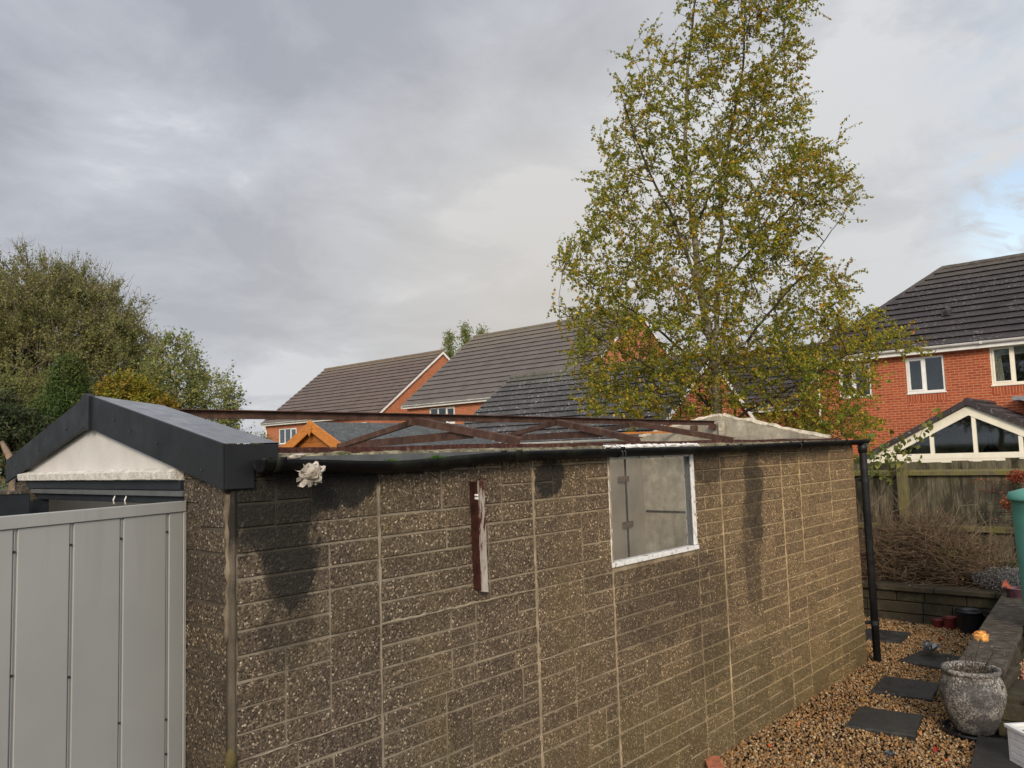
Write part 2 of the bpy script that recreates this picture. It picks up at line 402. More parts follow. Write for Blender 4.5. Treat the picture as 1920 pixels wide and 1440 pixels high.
# glass: transparent pane with a mirror-like skin
def glass(name, tint, refl=.08, dark=None):
    mt = bpy.data.materials.new(name); mt.use_nodes = True; tr = mt.node_tree; tr.nodes.clear()
    o = tr.nodes.new('ShaderNodeOutputMaterial'); a = tr.nodes.new('ShaderNodeBsdfTransparent'); a.inputs[0].default_value = (*tint, 1)
    g = tr.nodes.new('ShaderNodeBsdfGlossy'); g.inputs['Roughness'].default_value = .03; g.inputs[0].default_value = (.9, .95, 1, 1)
    lw = tr.nodes.new('ShaderNodeLayerWeight'); lw.inputs[0].default_value = .25
    ml = tr.nodes.new('ShaderNodeMath'); ml.operation = 'MULTIPLY_ADD'; ml.use_clamp = True; tr.links.new(lw.outputs['Fresnel'], ml.inputs[0]); ml.inputs[1].default_value = dark or .9; ml.inputs[2].default_value = refl
    mx = tr.nodes.new('ShaderNodeMixShader'); tr.links.new(ml.outputs[0], mx.inputs[0]); tr.links.new(a.outputs[0], mx.inputs[1]); tr.links.new(g.outputs[0], mx.inputs[2]); tr.links.new(mx.outputs[0], o.inputs[0])
    return mt
M['glass'] = glass('window_glass', (.85, .86, .84), .04, .32)
M['pane'] = glass('house_window_glass', (.80, .84, .84), .03, .45)
def pale_veil(mt, amount, colr):  # mixes a pale diffuse veil into the glass to brighten the dark pane
    tr = mt.node_tree; out = next(n for n in tr.nodes if n.type == 'OUTPUT_MATERIAL'); src = out.inputs[0].links[0].from_socket
    d = tr.nodes.new('ShaderNodeBsdfDiffuse'); g = tr.nodes.new('ShaderNodeNewGeometry'); n = tr.nodes.new('ShaderNodeTexNoise'); n.inputs['Scale'].default_value = 3.5; n.inputs['Detail'].default_value = 6; n.inputs['Roughness'].default_value = .62
    tr.links.new(g.outputs['Position'], n.inputs['Vector']); mr = tr.nodes.new('ShaderNodeMapRange'); tr.links.new(n.outputs[0], mr.inputs[0]); mr.inputs[1].default_value = .3; mr.inputs[2].default_value = .7
    mr.inputs[3].default_value = amount-.12; mr.inputs[4].default_value = amount+.10; d.inputs[0].default_value = (*colr, 1)
    mx = tr.nodes.new('ShaderNodeMixShader'); tr.links.new(mr.outputs[0], mx.inputs[0]); tr.links.new(src, mx.inputs[1]); tr.links.new(d.outputs[0], mx.inputs[2]); tr.links.new(mx.outputs[0], out.inputs[0])
pale_veil(M['glass'], .18, (.36, .345, .31))
# bricks
def brick(name, ca, cb, cm, soldier=False):
    t = MT(name, .85, .25)
    X, Y, Z = t.sepx()
    u = t.math('ADD', X, Y)
    b = t.n('ShaderNodeTexBrick'); b.offset = .5; b.inputs['Scale'].default_value = 1
    b.inputs['Mortar Size'].default_value = .0095; b.inputs['Mortar Smooth'].default_value = .2
    b.inputs['Color1'].default_value = (0, 0, 0, 1); b.inputs['Color2'].default_value = (1, 1, 1, 1); b.inputs['Mortar'].default_value = (.5, .5, .5, 1)
    if soldier: b.offset = 0; b.inputs['Brick Width'].default_value = .075; b.inputs['Row Height'].default_value = .6
    else: b.inputs['Brick Width'].default_value = .225; b.inputs['Row Height'].default_value = .075
    t.put(b.inputs['Vector'], t.comb(u, Z))
    bc = t.ramp(t.sepx(b.outputs[0])[0], [(0, ca), (.5, tuple((p+q)/2 for p, q in zip(ca, cb))), (1, cb)])
    bc = t.mix(t.math('MULTIPLY', t.ramp(t.noise(1.2, 4, .6), [(.4, 0.0), (.7, 1.0)]), .25), bc, tuple(v*.7 for v in ca))
    bc = t.mix(t.ramp(t.noise(40, 3), [(.4, 0.0), (.7, .3)]), bc, tuple(v*1.25 for v in cb))
    c = t.mix(b.outputs['Fac'], bc, cm)
    return t.fin(c, t.bump(b.outputs['Fac'], .5, -.006))
M['brick'] = brick('red_brick', (.26, .047, .017), (.39, .092, .031), (.42, .215, .13))
M['brick_s'] = brick('red_brick_soldier', (.25, .045, .017), (.36, .085, .030), (.40, .205, .125), True)
M['brick_o'] = brick('orange_red_brick', (.36, .085, .028), (.48, .13, .045), (.40, .28, .18))
def tile(name, c0, c1, lich, lcol=(.30, .30, .26), crest=None):
    t = MT(name, .62, .4)
    X, Y, Z = t.sepx()
    cell = t.n('ShaderNodeTexWhiteNoise', noise_dimensions='2D')
    t.put(cell.inputs['Vector'], t.comb(t.math('FLOOR', t.math('MULTIPLY', t.math('ADD', X, t.math('MULTIPLY', Y, 1.0)), 3.2)), t.math('FLOOR', t.math('MULTIPLY', Z, 4.9))))
    c = t.ramp(t.noise(1.6, 5, .6), [(.3, c0), (.7, c1)])
    c = t.mix(t.math('MULTIPLY', cell.outputs[0], .35), c, tuple(v*1.45 for v in c1))
    sp = t.ramp(t.noise(13, 3, .6), [(.64-.06*lich, 0.0), (.70-.05*lich, 1.0)])
    ar = t.ramp(t.noise(1.1, 4, .6), [(.38, 0.0), (.6, 1.0)])
    c = t.mix(t.math('MULTIPLY', t.math('MULTIPLY', sp, ar), min(1, lich)), c, lcol)
    if crest:
        f = t.math('MULTIPLY', t.math('SUBTRACT', Z, crest[0]), 1/(crest[1]-crest[0]), clamp=True)
        f = t.math('MULTIPLY', f, t.ramp(t.noise(5, 5, .65), [(.35, .2), (.65, 1.0)]))
        c = t.mix(f, c, crest[2])
    v = t.math('ABSOLUTE', t.math('SINE', t.math('MULTIPLY', t.math('ADD', X, Y), 3.2*math.pi)))
    return t.fin(c, t.bump(t.ramp(v, [(0.0, 0.0), (.2, 1.0)]), .35, .02, t.bump(t.noise(25, 4), .3, .01)))
M['tile_r'] = tile('dark_brown_tiles', (.020, .015, .016), (.040, .031, .031), .8, (.26, .25, .23), (6.9, 8.1, (.10, .085, .06)))
M['tile_m'] = tile('grey_brown_tiles', (.082, .067, .058), (.12, .10, .086), 0.0, crest=(8.2, 9.9, (.17, .14, .09)))
M['tile_l'] = tile('brown_tiles_weathered', (.085, .062, .050), (.125, .092, .075), 0.0, crest=(8.2, 9.2, (.19, .145, .085)))
M['tile_d'] = tile('blue_black_tiles_lichen', (.036, .033, .033), (.066, .060, .058), 1.1, (.42, .43, .40), (4.4, 5.1, (.13, .12, .08)))
M['upvc'] = simple('white_upvc', (.76, .745, .69), .4, .45, .06, 3, .03)
M['upvc_g'] = simple('aged_white_gutter', (.62, .61, .57), .45, .4, .1, 3, .05, dirt=((.3, .29, .25), .4))
M['cream'] = simple('cream_frame', (.78, .72, .58), .45, .4, .05, 3, .03)
M['curtain'] = simple('cream_curtain', (.55, .48, .34), .9, .1, .3, 30, .2, 20)
M['dark_room'] = simple('room_interior', (.055, .06, .06), .9, .1, .3, 1.5, .1)
M['blind'] = simple('roller_blind', (.35, .33, .28), .9, .1, .1, 5, .1)
M['lead'] = simple('lead_flashing', (.20, .21, .22), .55, .4, .25, 5, .3, 20)
M['felt'] = MT('mineral_felt', .9, .2); t = M['felt']
M['felt'] = t.fin(t.mix(t.ramp(t.noise(22, 4, .65), [(.5, 0.0), (.62, .8)]), t.ramp(t.noise(5, 5, .7), [(.3, (.050, .054, .056)), (.7, (.090, .096, .098))]), (.14, .15, .15)), t.bump(t.noise(60, 4), .5, .01))
def wood(name, c0, c1, scale=(1, 1, 1), rough=.6, horizontal=True):
    t = MT(name, rough, .35)
    g = t.noise(6, 6, .65, vec=t.mapv(scale), dist=.6)
    return t.fin(t.ramp(g, [(.3, c0), (.7, c1)]), t.bump(g, .3, .004))
M['orange_wood'] = wood('orange_stained_timber', (.36, .12, .022), (.58, .22, .045), (1, 1, 4), .5)
M['orange_dark'] = wood('orange_boarding', (.26, .085, .018), (.42, .15, .03), (1, 1, 6), .55)
t = MT('weathered_fence_boards', .9, .2)
idr = t.geo.outputs['Random Per Island']
g = t.noise(5, 6, .7, vec=t.mapv((14, 14, 1.2)))
c = t.ramp(g, [(.30, (.022, .018, .010)), (.5, (.095, .080, .050)), (.70, (.24, .21, .145))])
st = t.ramp(t.noise(2.6, 5, .65, vec=t.mapv((3.5, 3.5, .7))), [(.46, 0.0), (.58, .9)])
c = t.mix(st, c, (.012, .011, .006))
X, Y, Z = t.sepx()
c = t.mix(t.math('MULTIPLY', t.ramp(t.noise(7, 4), [(.4, 0.0), (.6, 1.0)]), t.math('MULTIPLY', t.math('SUBTRACT', Z, 1.45), 1.6, clamp=True)), c, (.085, .082, .03))
c = t.mix(t.math('MULTIPLY', idr, .3), c, (.17, .15, .105))
M['fence'] = t.fin(c, t.bump(g, .7, .006))
t = MT('mossy_post', .9, .2)
g = t.noise(6, 6, .7, vec=t.mapv((9, 9, 1.2)))
M['post'] = t.fin(t.mix(t.ramp(t.noise(9, 5, .7), [(.42, 0.0), (.62, .8)]), t.ramp(g, [(.3, (.05, .042, .022)), (.7, (.19, .16, .09))]), (.15, .135, .035)), t.bump(g, .6, .006))
t = MT('damp_stone_blocks', .88, .25)
c = t.ramp(t.noise(5, 6, .68), [(.3, (.014, .012, .008)), (.55, (.040, .032, .020)), (.76, (.095, .076, .048))])
c = t.mix(t.ramp(t.noise(3, 5, .7, vec=t.mapv(off=(3, 3, 3))), [(.5, 0.0), (.66, .6)]), c, (.05, .055, .018))
c = t.mix(t.math('MULTIPLY', t.geo.outputs['Random Per Island'], .3), c, (.085, .062, .036))
M['stone'] = t.fin(c, t.bump(t.noise(22, 6, .7), .9, .012))
t = MT('grooved_coping', .85, .25)
X, Y, Z = t.sepx()
gr = t.noise(12, 5, .65, vec=t.mapv((5, .8, 1)))
c = t.ramp(gr, [(.32, (.016, .013, .010)), (.52, (.065, .053, .040)), (.68, (.20, .17, .13))])
M['copingtop'] = t.fin(c, t.bump(gr, .8, .008))
t = MT('damp_slate_slab', .5, .45)
c = t.ramp(t.noise(5, 6, .65), [(.3, (.012, .0115, .010)), (.7, (.034, .031, .026))])
c = t.mix(t.ramp(t.noise(6, 5, .7, vec=t.mapv(off=(5, 1, 1))), [(.56, 0.0), (.68, .6)]), c, (.028, .034, .012))
M['slab'] = t.fin(c, t.bump(t.noise(26, 6, .7), .6, .006), t.ramp(t.noise(8, 5), [(.35, .35), (.65, .75)]))
t = MT('gravel_stones', .7, .35)
rp = t.geo.outputs['Random Per Island']
c = t.ramp(rp, [(0, (.05, .029, .014)), (.18, (.15, .078, .027)), (.36, (.31, .160, .052)), (.52, (.20, .115, .050)), (.66, (.38, .222, .088)), (.80, (.12, .065, .029)), (.92, (.46, .35, .21)), (1, (.09, .078, .055))])
c = t.mix(t.ramp(t.noise(1.3, 4, .6), [(.45, 0.0), (.7, .45)]), c, t.mix(1.0, c, (.55, .48, .40), 'MULTIPLY'))
M['gravel'] = t.fin(c, t.bump(t.noise(150, 3), .3, .003))
t = MT('red_gravel', .7, .35)
c = t.ramp(t.geo.outputs['Random Per Island'], [(0, (.16, .07, .045)), (.4, (.30, .13, .08)), (.7, (.38, .2, .12)), (1, (.5, .38, .28))])
M['redgravel'] = t.fin(c)
t = MT('soil', .95, .1)
M['soil'] = t.fin(t.ramp(t.noise(9, 6, .7), [(.3, (.015, .011, .007)), (.7, (.055, .040, .024))]), t.bump(t.noise(30, 6, .7), 1.0, .02))
t = MT('lawn_and_yards', .95, .1)
M['ground'] = t.fin(t.mix(t.ramp(t.noise(.15, 5, .6), [(.45, 0.0), (.6, 1.0)]), (.05, .075, .02), (.12, .10, .08)), t.bump(t.noise(8, 6, .7), .8, .05))
M['concrete_floor'] = simple('garage_floor', (.34, .31, .26), .85, .25, .25, 3, .3, 40)
t = MT('speckled_urn', .75, .3)
g = t.ramp(t.noise(75, 6, .75), [(.46, 0.0), (.60, 1.0)])
ar = t.ramp(t.noise(6, 4, .6), [(.40, .10), (.62, 1.0)])
c = t.mix(t.math('MULTIPLY', g, ar), t.ramp(t.noise(12, 4), [(.3, (.026, .024, .023)), (.7, (.080, .074, .070))]), (.46, .42, .35))
M['urn'] = t.fin(c, t.bump(t.noise(42, 5, .7), .6, .004))
M['blackplastic'] = simple('black_plastic', (.008, .008, .010), .45, .4, .3, 9, .1)
M['redplastic'] = simple('red_plastic', (.14, .018, .016), .5, .4, .25, 12, .1)
M['purpleplastic'] = simple('dull_purple_plastic', (.07, .03, .04), .5, .4, .25, 12, .1)
M['terracotta'] = simple('terracotta', (.36, .10, .06), .85, .2, .2, 20, .3)
t = MT('teal_plastic', .5, .4)
c = t.ramp(t.noise(4, 5, .6), [(.3, (.075, .24, .19)), (.7, (.10, .30, .24))])
M['teal'] = t.fin(c, t.bump(t.noise(20, 4), .2, .004))
M['whitetrough'] = simple('white_wood_effect_plastic', (.68, .67, .66), .5, .35, .08, 10, .2, 40)
M['brickloose'] = simple('loose_brick', (.42, .15, .08), .85, .2, .25, 30, .6, 80)
M['whitestone'] = simple('pale_stone', (.50, .48, .46), .8, .2, .15, 15, .3)
def leafmat(name, stops, trans=.35, rough=.6, hue=(.448, .518)):
    mt = bpy.data.materials.new(name); mt.use_nodes = True; tr = mt.node_tree
    b = tr.nodes['Principled BSDF']; b.inputs['Roughness'].default_value = rough; b.inputs['Specular IOR Level'].default_value = .3
    g = tr.nodes.new('ShaderNodeNewGeometry'); r_ = tr.nodes.new('ShaderNodeValToRGB'); tr.links.new(g.outputs['Random Per Island'], r_.inputs[0])
    cr = r_.color_ramp
    while len(cr.elements) < len(stops): cr.elements.new(.5)
    for el, (p, c_) in zip(cr.elements, stops): el.position = p; el.color = (*c_, 1)
    # clumps of differing hue through the crown
    nz = tr.nodes.new('ShaderNodeTexNoise'); nz.inputs['Scale'].default_value = 1.1; nz.inputs['Detail'].default_value = 3; tr.links.new(g.outputs['Position'], nz.inputs['Vector'])
    hs = tr.nodes.new('ShaderNodeHueSaturation'); mr = tr.nodes.new('ShaderNodeMapRange'); tr.links.new(nz.outputs[0], mr.inputs[0])
    mr.inputs[1].default_value = .3; mr.inputs[2].default_value = .7; mr.inputs[3].default_value = hue[0]; mr.inputs[4].default_value = hue[1]
    tr.links.new(mr.outputs[0], hs.inputs['Hue']); tr.links.new(r_.outputs[0], hs.inputs['Color'])
    tr.links.new(hs.outputs[0], b.inputs['Base Color'])
    tl = tr.nodes.new('ShaderNodeBsdfTranslucent'); tr.links.new(hs.outputs[0], tl.inputs[0])
    mx = tr.nodes.new('ShaderNodeMixShader'); mx.inputs[0].default_value = trans
    tr.links.new(b.outputs[0], mx.inputs[1]); tr.links.new(tl.outputs[0], mx.inputs[2]); tr.links.new(mx.outputs[0], tr.nodes['Material Output'].inputs[0])
    return mt
M['birch'] = leafmat('birch_leaves', [(0, (.135, .165, .02)), (.35, (.215, .24, .028)), (.65, (.31, .305, .038)), (.84, (.44, .36, .04)), (.94, (.68, .48, .035)), (1, (.62, .32, .03))], .5, hue=(.460, .522))
M['oak'] = leafmat('sparse_oak_leaves', [(0, (.14, .17, .04)), (.5, (.235, .235, .075)), (.8, (.30, .275, .10)), (1, (.36, .28, .12))], .5, hue=(.48, .525))
M['ash'] = leafmat('grey_green_leaves', [(0, (.13, .17, .05)), (.5, (.22, .265, .08)), (.85, (.33, .35, .11)), (1, (.40, .34, .11))], .5, hue=(.475, .51))
M['yellow'] = leafmat('yellowing_leaves', [(0, (.12, .13, .014)), (.5, (.22, .20, .02)), (1, (.34, .26, .02))])
M['conifer'] = leafmat('conifer_needles', [(0, (.035, .065, .014)), (.6, (.068, .112, .024)), (1, (.11, .155, .038))], .25)
M['laurel'] = leafmat('dark_evergreen_leaves', [(0, (.012, .022, .008)), (.6, (.03, .05, .014)), (1, (.06, .08, .02))], .2)
M['shrubgreen'] = leafmat('shrub_leaves', [(0, (.07, .10, .02)), (.6, (.14, .17, .035)), (1, (.22, .24, .05))])
M['redleaf'] = leafmat('red_leaves', [(0, (.12, .016, .010)), (.6, (.34, .045, .022)), (1, (.48, .10, .04))], hue=(.49, .515))
M['greyleaf'] = leafmat('grey_foliage', [(0, (.07, .08, .085)), (.6, (.15, .165, .175)), (1, (.28, .29, .31))], .15, hue=(.49, .51))
M['cotleaf'] = leafmat('small_grey_green_leaves', [(0, (.03, .035, .022)), (.6, (.07, .075, .05)), (1, (.26, .27, .24))], .2)
M['fallen'] = leafmat('fallen_leaves', [(0, (.35, .20, .03)), (.4, (.45, .12, .03)), (.7, (.5, .38, .12)), (1, (.55, .5, .3))], .15)
M['petal'] = leafmat('rose_petals', [(0, (.93, .50, .08)), (.5, (.96, .68, .18)), (1, (.97, .84, .46))], .35)
M['bark'] = simple('dark_bark', (.045, .036, .026), .9, .15, .3, 9, .5, 30)
M['bark2'] = simple('greenish_bark', (.16, .135, .085), .9, .15, .3, 9, .5, 30)
t = MT('birch_bark', .8, .2)
n_ = t.noise(9, 5, .65, vec=t.mapv((1, 1, 3)))
M['birchbark'] = t.fin(t.ramp(n_, [(.38, (.05, .04, .025)), (.5, (.20, .165, .10)), (.7, (.38, .33, .23))]), t.bump(n_, .5, .01))
M['twig'] = simple('dry_twigs', (.17, .115, .072), .9, .15, .35, 12, .2)
M['stem'] = simple('brown_stems', (.06, .045, .03), .85, .2, .3, 20, .2)
M['moss'] = simple('moss', (.05, .11, .015), .95, .1, .3, 60, .8, 150)
#PART2
V3 = Vector
# ------------------------------------------------------------------ ground
g = MB(); g.add([(-400, -400, -.06), (600, -400, -.06), (600, 600, -.06), (-400, 600, -.06)], [(0, 1, 2, 3)])
tag(g.build('ground', M['ground']), 'open ground and lawns between the gardens', kind='structure')
g = MB(); g.box(-3, 10.0, .2, 2.72, -.05, -.012); g.box(7.9, 10.0, 2.721, 8, -.05, -.0125)
tag(g.build('path', M['soil']), 'brown soil bed under the gravel path beside the garage', kind='structure')

# gravel: individual stones
ico_v = []; ph = (1+5**.5)/2
for a_, b_ in ((1, ph), (-1, ph), (1, -ph), (-1, -ph)): ico_v += [(a_, b_, 0), (0, a_, b_), (b_, 0, a_)]
ico_v = np.array(ico_v)/math.sqrt(1+ph*ph)
def hull_faces(P_):
    fs = []
    n = len(P_)
    for i in range(n):
        for j in range(i+1, n):
            for k in range(j+1, n):
                nn = np.cross(P_[j]-P_[i], P_[k]-P_[i]); dd = (P_-P_[i]) @ nn
                if (dd < 1e-6).all(): fs.append((i, j, k))
                elif (dd > -1e-6).all(): fs.append((i, k, j))
    return np.array(fs)
ico_f = hull_faces(ico_v)
def rotmats(n):
    q = nr.normal(size=(n, 4)); q /= np.linalg.norm(q, axis=1)[:, None]; a, b, c, d = q.T
    return np.stack([np.stack([1-2*(c*c+d*d), 2*(b*c-a*d), 2*(b*d+a*c)], -1), np.stack([2*(b*c+a*d), 1-2*(b*b+d*d), 2*(c*d-a*b)], -1), np.stack([2*(b*d-a*c), 2*(c*d+a*b), 1-2*(b*b+c*c)], -1)], -2)
def stones(name, mat, x0, x1, y0, y1, z, n, r0, r1, keep=None, **kw):
    p = np.stack([nr.uniform(x0, x1, n), nr.uniform(y0, y1, n), np.zeros(n)], -1)
    if keep is not None: p = p[keep(p)]; n = len(p)
    p[:, 2] = z+nr.uniform(-.006, .012, n)+.006*np.sin(p[:, 0]*5)*np.cos(p[:, 1]*7)
    s = nr.uniform(r0, r1, n)[:, None]*np.stack([np.ones(n), nr.uniform(.6, 1, n), nr.uniform(.4, .75, n)], -1)
    rm = rotmats(n); jit = 1+nr.uniform(-.18, .18, (n, 12, 1))
    v = np.einsum('nij,nkj->nki', rm, ico_v[None]*jit*s[:, None, :])+p[:, None, :]
    f = (ico_f[None]+12*np.arange(n)[:, None, None]).reshape(-1, 3)
    o = raw(name, v.reshape(-1, 3), f, mat, smooth=False); tag(o, **kw); return o
def not_slab(p):
    return ~((p[:, 0] > 6.5) & (p[:, 1] < 1.42))
stones('gravel', M['gravel'], 4.0, 9.9, 1.0, 2.70, .006, 36000, .0068, .0148, not_slab, label='golden brown gravel of the path beside the garage', kind='stuff')
stones('gravel', M['gravel'], 7.95, 9.86, 2.7, 4.2, .006, 6500, .009, .017, None, label='golden brown gravel behind the far end of the garage', kind='stuff')
stones('gravel', M['gravel'], 2.0, 5.3, -.2, 2.7, .004, 9000, .009, .018, None, label='golden brown gravel nearest the camera', kind='stuff')
g = MB(); g.box(6.75, 9.9, -2.2, 1.47, -.04, .2)
tag(g.build('terrace_bed', M['soil']), 'raised bed behind the low stone wall', kind='structure')
stones('red_gravel', M['redgravel'], 6.75, 9.8, -.2, 1.46, .205, 8000, .008, .017, None, label='reddish gravel filling the raised bed beyond the low stone wall', kind='stuff')
g = MB(); g.box(10.06, 10.84, -3, 9, -.04, .42)
tag(g.build('planting_bed', M['soil']), 'dark soil of the planting bed in front of the fence', kind='structure')

# ------------------------------------------------------------------ the garage
WX0, WX1, WY, WT = 1.489, 7.88, 2.704, 2.035
gar = empty('concrete_garage', (WX0, WY, 0), 'long roofless concrete sectional garage with brick-patterned pebbly walls and rusty roof frame', 'garage')
WIN = (3.835, 4.825, 1.385, 2.02)
mb = MB()
for x0, x1, z0, z1 in ((WX0, WIN[0], 0, WT), (WIN[1], WX1, 0, WT), (WIN[0], WIN[1], 0, WIN[2])):
    mb.box(x0, x1, WY, WY+.045, z0, z1, 1); mb.box(x0+.002, x1-.002, WY+.045, WY+.07, z0, z1-.002, 3)
JX = [WX0+.012, 2.156, 3.159, 3.838, 4.828, 5.19, 6.21, 6.575, 7.25, WX1]
def block(mb, axis, c, a0, a1, z0, z1, mi, pr=.0078):
    """one raised stone-faced block; axis 1: on the plane y=c facing -Y, axis 0: on x=c facing -X"""
    j = lambda s: rnd.uniform(-s, s)
    gp = .0047
    q = [(a0+gp+j(.0025), z0+gp+j(.002)), (a1-gp+j(.0025), z0+gp+j(.002)), (a1-gp+j(.0025), z1-gp+j(.002)), (a0+gp+j(.0025), z1-gp+j(.002))]
    i_ = .004; ins = [(q[0][0]+i_, q[0][1]+i_), (q[1][0]-i_, q[1][1]+i_), (q[2][0]-i_, q[2][1]-i_), (q[3][0]+i_, q[3][1]-i_)]
    pr = pr*rnd.uniform(.75, 1.15)
    P3 = (lambda a, z, d: (a, c-d, z)) if axis == 1 else (lambda a, z, d: (c-d, a, z))
    vs = [P3(a, z, 0) for a, z in q]+[P3(a, z, pr) for a, z in ins]
    fs = [(4, 5, 6, 7), (0, 1, 5, 4), (1, 2, 6, 5), (2, 3, 7, 6), (3, 0, 4, 7)]
    if axis == 0: fs = [tuple(reversed(f)) for f in fs]
    mb.add(vs, fs, mi)
def courses(mb, axis, c, a0, a1, zlo, ztop, mi, hole=None, off=0.0):
    """random ashlar: bands of three 0.12 m courses, some blocks two courses high"""
    z = zlo
    def put(b0, b1, z0, z1):
        z1 = min(z1, ztop)
        if z1-z0 < .03 or b1-b0 < .03: return
        if hole:
            if b0 < hole[1] and b1 > hole[0] and z1 > hole[2]:
                if z0 < hole[2]-.04: put(b0, b1, z0, hole[2]-.006) if z1 > hole[2] and z0 < hole[2]-.04 and z1 != hole[2]-.006 else None
                if b0 < hole[0]-.05: put(b0, hole[0]-.006, max(z0, hole[2]), z1) if b0 < hole[0] else None
                if b1 > hole[1]+.05: put(hole[1]+.006, b1, max(z0, hole[2]), z1)
                return
        block(mb, axis, c, b0, b1, z0, z1, mi)
    CH = .09
    singles = {'1': (0, 1, 2, 3), 'a': (2, 3), 'b': (0, 3), 'c': (0, 1), 'd': ()}; doubles = {'1': (), 'a': (0,), 'b': (1,), 'c': (2,), 'd': (0, 2)}
    while z < ztop-.02:
        segs = []; a = a0
        while a < a1-.001:
            wd = rnd.choice((.16, .20, .25, .30, .36, .40)); b = a+wd
            if a1-b < .10: b = a1
            segs.append((a, b, rnd.choice('111111aabbccd'))); a = b
        for row in range(4):
            z0 = z+CH*row; i = 0
            while i < len(segs):
                a, b, k = segs[i]
                if row in singles[k]:
                    if i+1 < len(segs) and b-a < .42 and rnd.random() < .55 and row in singles[segs[i+1][2]]:
                        e_ = segs[i+1][1]
                        if rnd.random() < .6 or e_-a < .42: put(a, e_, z0, z0+CH)
                        else: m_ = a+(e_-a)*rnd.uniform(.3, .7); put(a, m_, z0, z0+CH); put(m_, e_, z0, z0+CH)
                        i += 2; continue
                    put(a, b, z0, z0+CH)
                elif row in doubles[k]: put(a, b, z0, z0+2*CH)
                i += 1
        z += .36
for i in range(len(JX)-1):
    courses(mb, 1, WY, JX[i]+.004, JX[i+1]-.004, -.08, WT, 0, (WIN[0], WIN[1], WIN[2], WIN[3]))
# sealed panel joints, ragged beads of cream filler
def bead(mb, pts, r, mi):
    out = []
    for (a, b) in zip(pts[:-1], pts[1:]):
        a, b = V3(a), V3(b); n = max(1, int((b-a).length/.03))
        for k in range(n): out.append(a.lerp(b, k/n)+V3((rnd.uniform(-1, 1)*.003, rnd.uniform(-.002, .001), rnd.uniform(-1, 1)*.003)))
    out.append(V3(pts[-1]))
    mb.tube(out, [r*rnd.uniform(.35, 1.2) for _ in out], 5, mi)
for x, zl, rr in ((2.156, .9, .006), (3.159, 0, .0095), (3.842, 0, .006), (4.95, .3, .0045), (5.19, .2, .008), (6.21, .7, .008), (6.575, 1.1, .006), (7.25, 1.3, .004)):
    bead(mb, [(x, WY-.004, max(.02, zl)), (x, WY-.004, WT-.02)], rr, 2)
for x0, x1, z, rr in ((2.156, 3.159, 1.362, .009), (WX0+.03, 2.15, 1.0, .004), (3.165, 3.83, 1.005, .006), (5.2, 5.75, .655, .006), (6.2, 7.7, .98, .005), (3.85, 4.3, .65, .004), (4.83, 6.2, 1.36, .003), (5.7, 7.6, .62, .004)):
    bead(mb, [(x0, WY-.004, z), (x1, WY-.004, z)], rr, 2)
mb.build('side_wall', [M['agg'], M['mortar'], M['sealant'], M['inner']], gar)
# front pillar and cement corner
mb = MB(); mb.box(WX0, WX0+.05, WY+.001, 3.065, 0, 2.03, 1)
courses(mb, 0, WX0, WY+.035, 3.062, -.08, 2.03, 0)
mb.build('front_pillar', [M['agg_front_shaded'], M['mortar_f']], gar)
mb = MB()
mb.box(WX0-.004, WX0+.010, WY-.005, WY+.035, 0, 1.97)
pts = [(WX0+.005, WY-.001, z) for z in np.arange(0, 2.0, .05)]
mb.tube(pts, [.008+.004*rnd.random() for _ in pts], 8, 0)
pts = [(WX0-.004, WY+.022+rnd.uniform(-.006, .006), 1.94-.035*k) for k in range(16)]
mb.tube(pts, [.004+.011*rnd.random() for _ in pts], 7, 2)
pts = [(WX0-.002, WY+.003, 1.055-.02*k) for k in range(5)]
mb.tube(pts, [.008, .018, .022, .02, .010], 8, 1)
mb.build('corner_joint', [M['corner'], mortar('ochre_repair', (.06, .048, .018), (.13, .10, .04), False), mortar('ragged_cement', (.07, .055, .038), (.22, .175, .12), False)], gar, smooth=True)
# far long wall, back gable, floor
mb = MB(); mb.box(WX0, WX1, 5.03, 5.09, 0, 2.12)
for x in (3.1, 4.7, 6.3): mb.box(x-.004, x+.004, 5.026, 5.03, 0, 2.1)
mb.build('far_wall', M['inner'], gar)
mb = MB(); mb.box(7.45, 7.475, 5.018, 5.029, 0, 2.08); mb.build('panel_joint', M['gutter'], gar)
for q in ((1170, 898), (1178, 983)):
    q = at(*q, 1, 5.0); mb = MB(); mb.box(q[0]-.09, q[0]+.09, 4.99, 5.017, q[2]-.03, q[2]+.03); mb.build('bracket_or_socket', M['rust'], gar)
mb = MB()
gp = [(7.82, 2.775, 0), (7.82, 5.03, 0), (7.82, 5.03, 2.185), (7.82, 4.17, 2.375), (7.82, 4.05, 2.385), (7.82, 2.95, 2.105), (7.82, 2.775, 2.06)]
mb.prism(gp, (.06, 0, 0), 0)
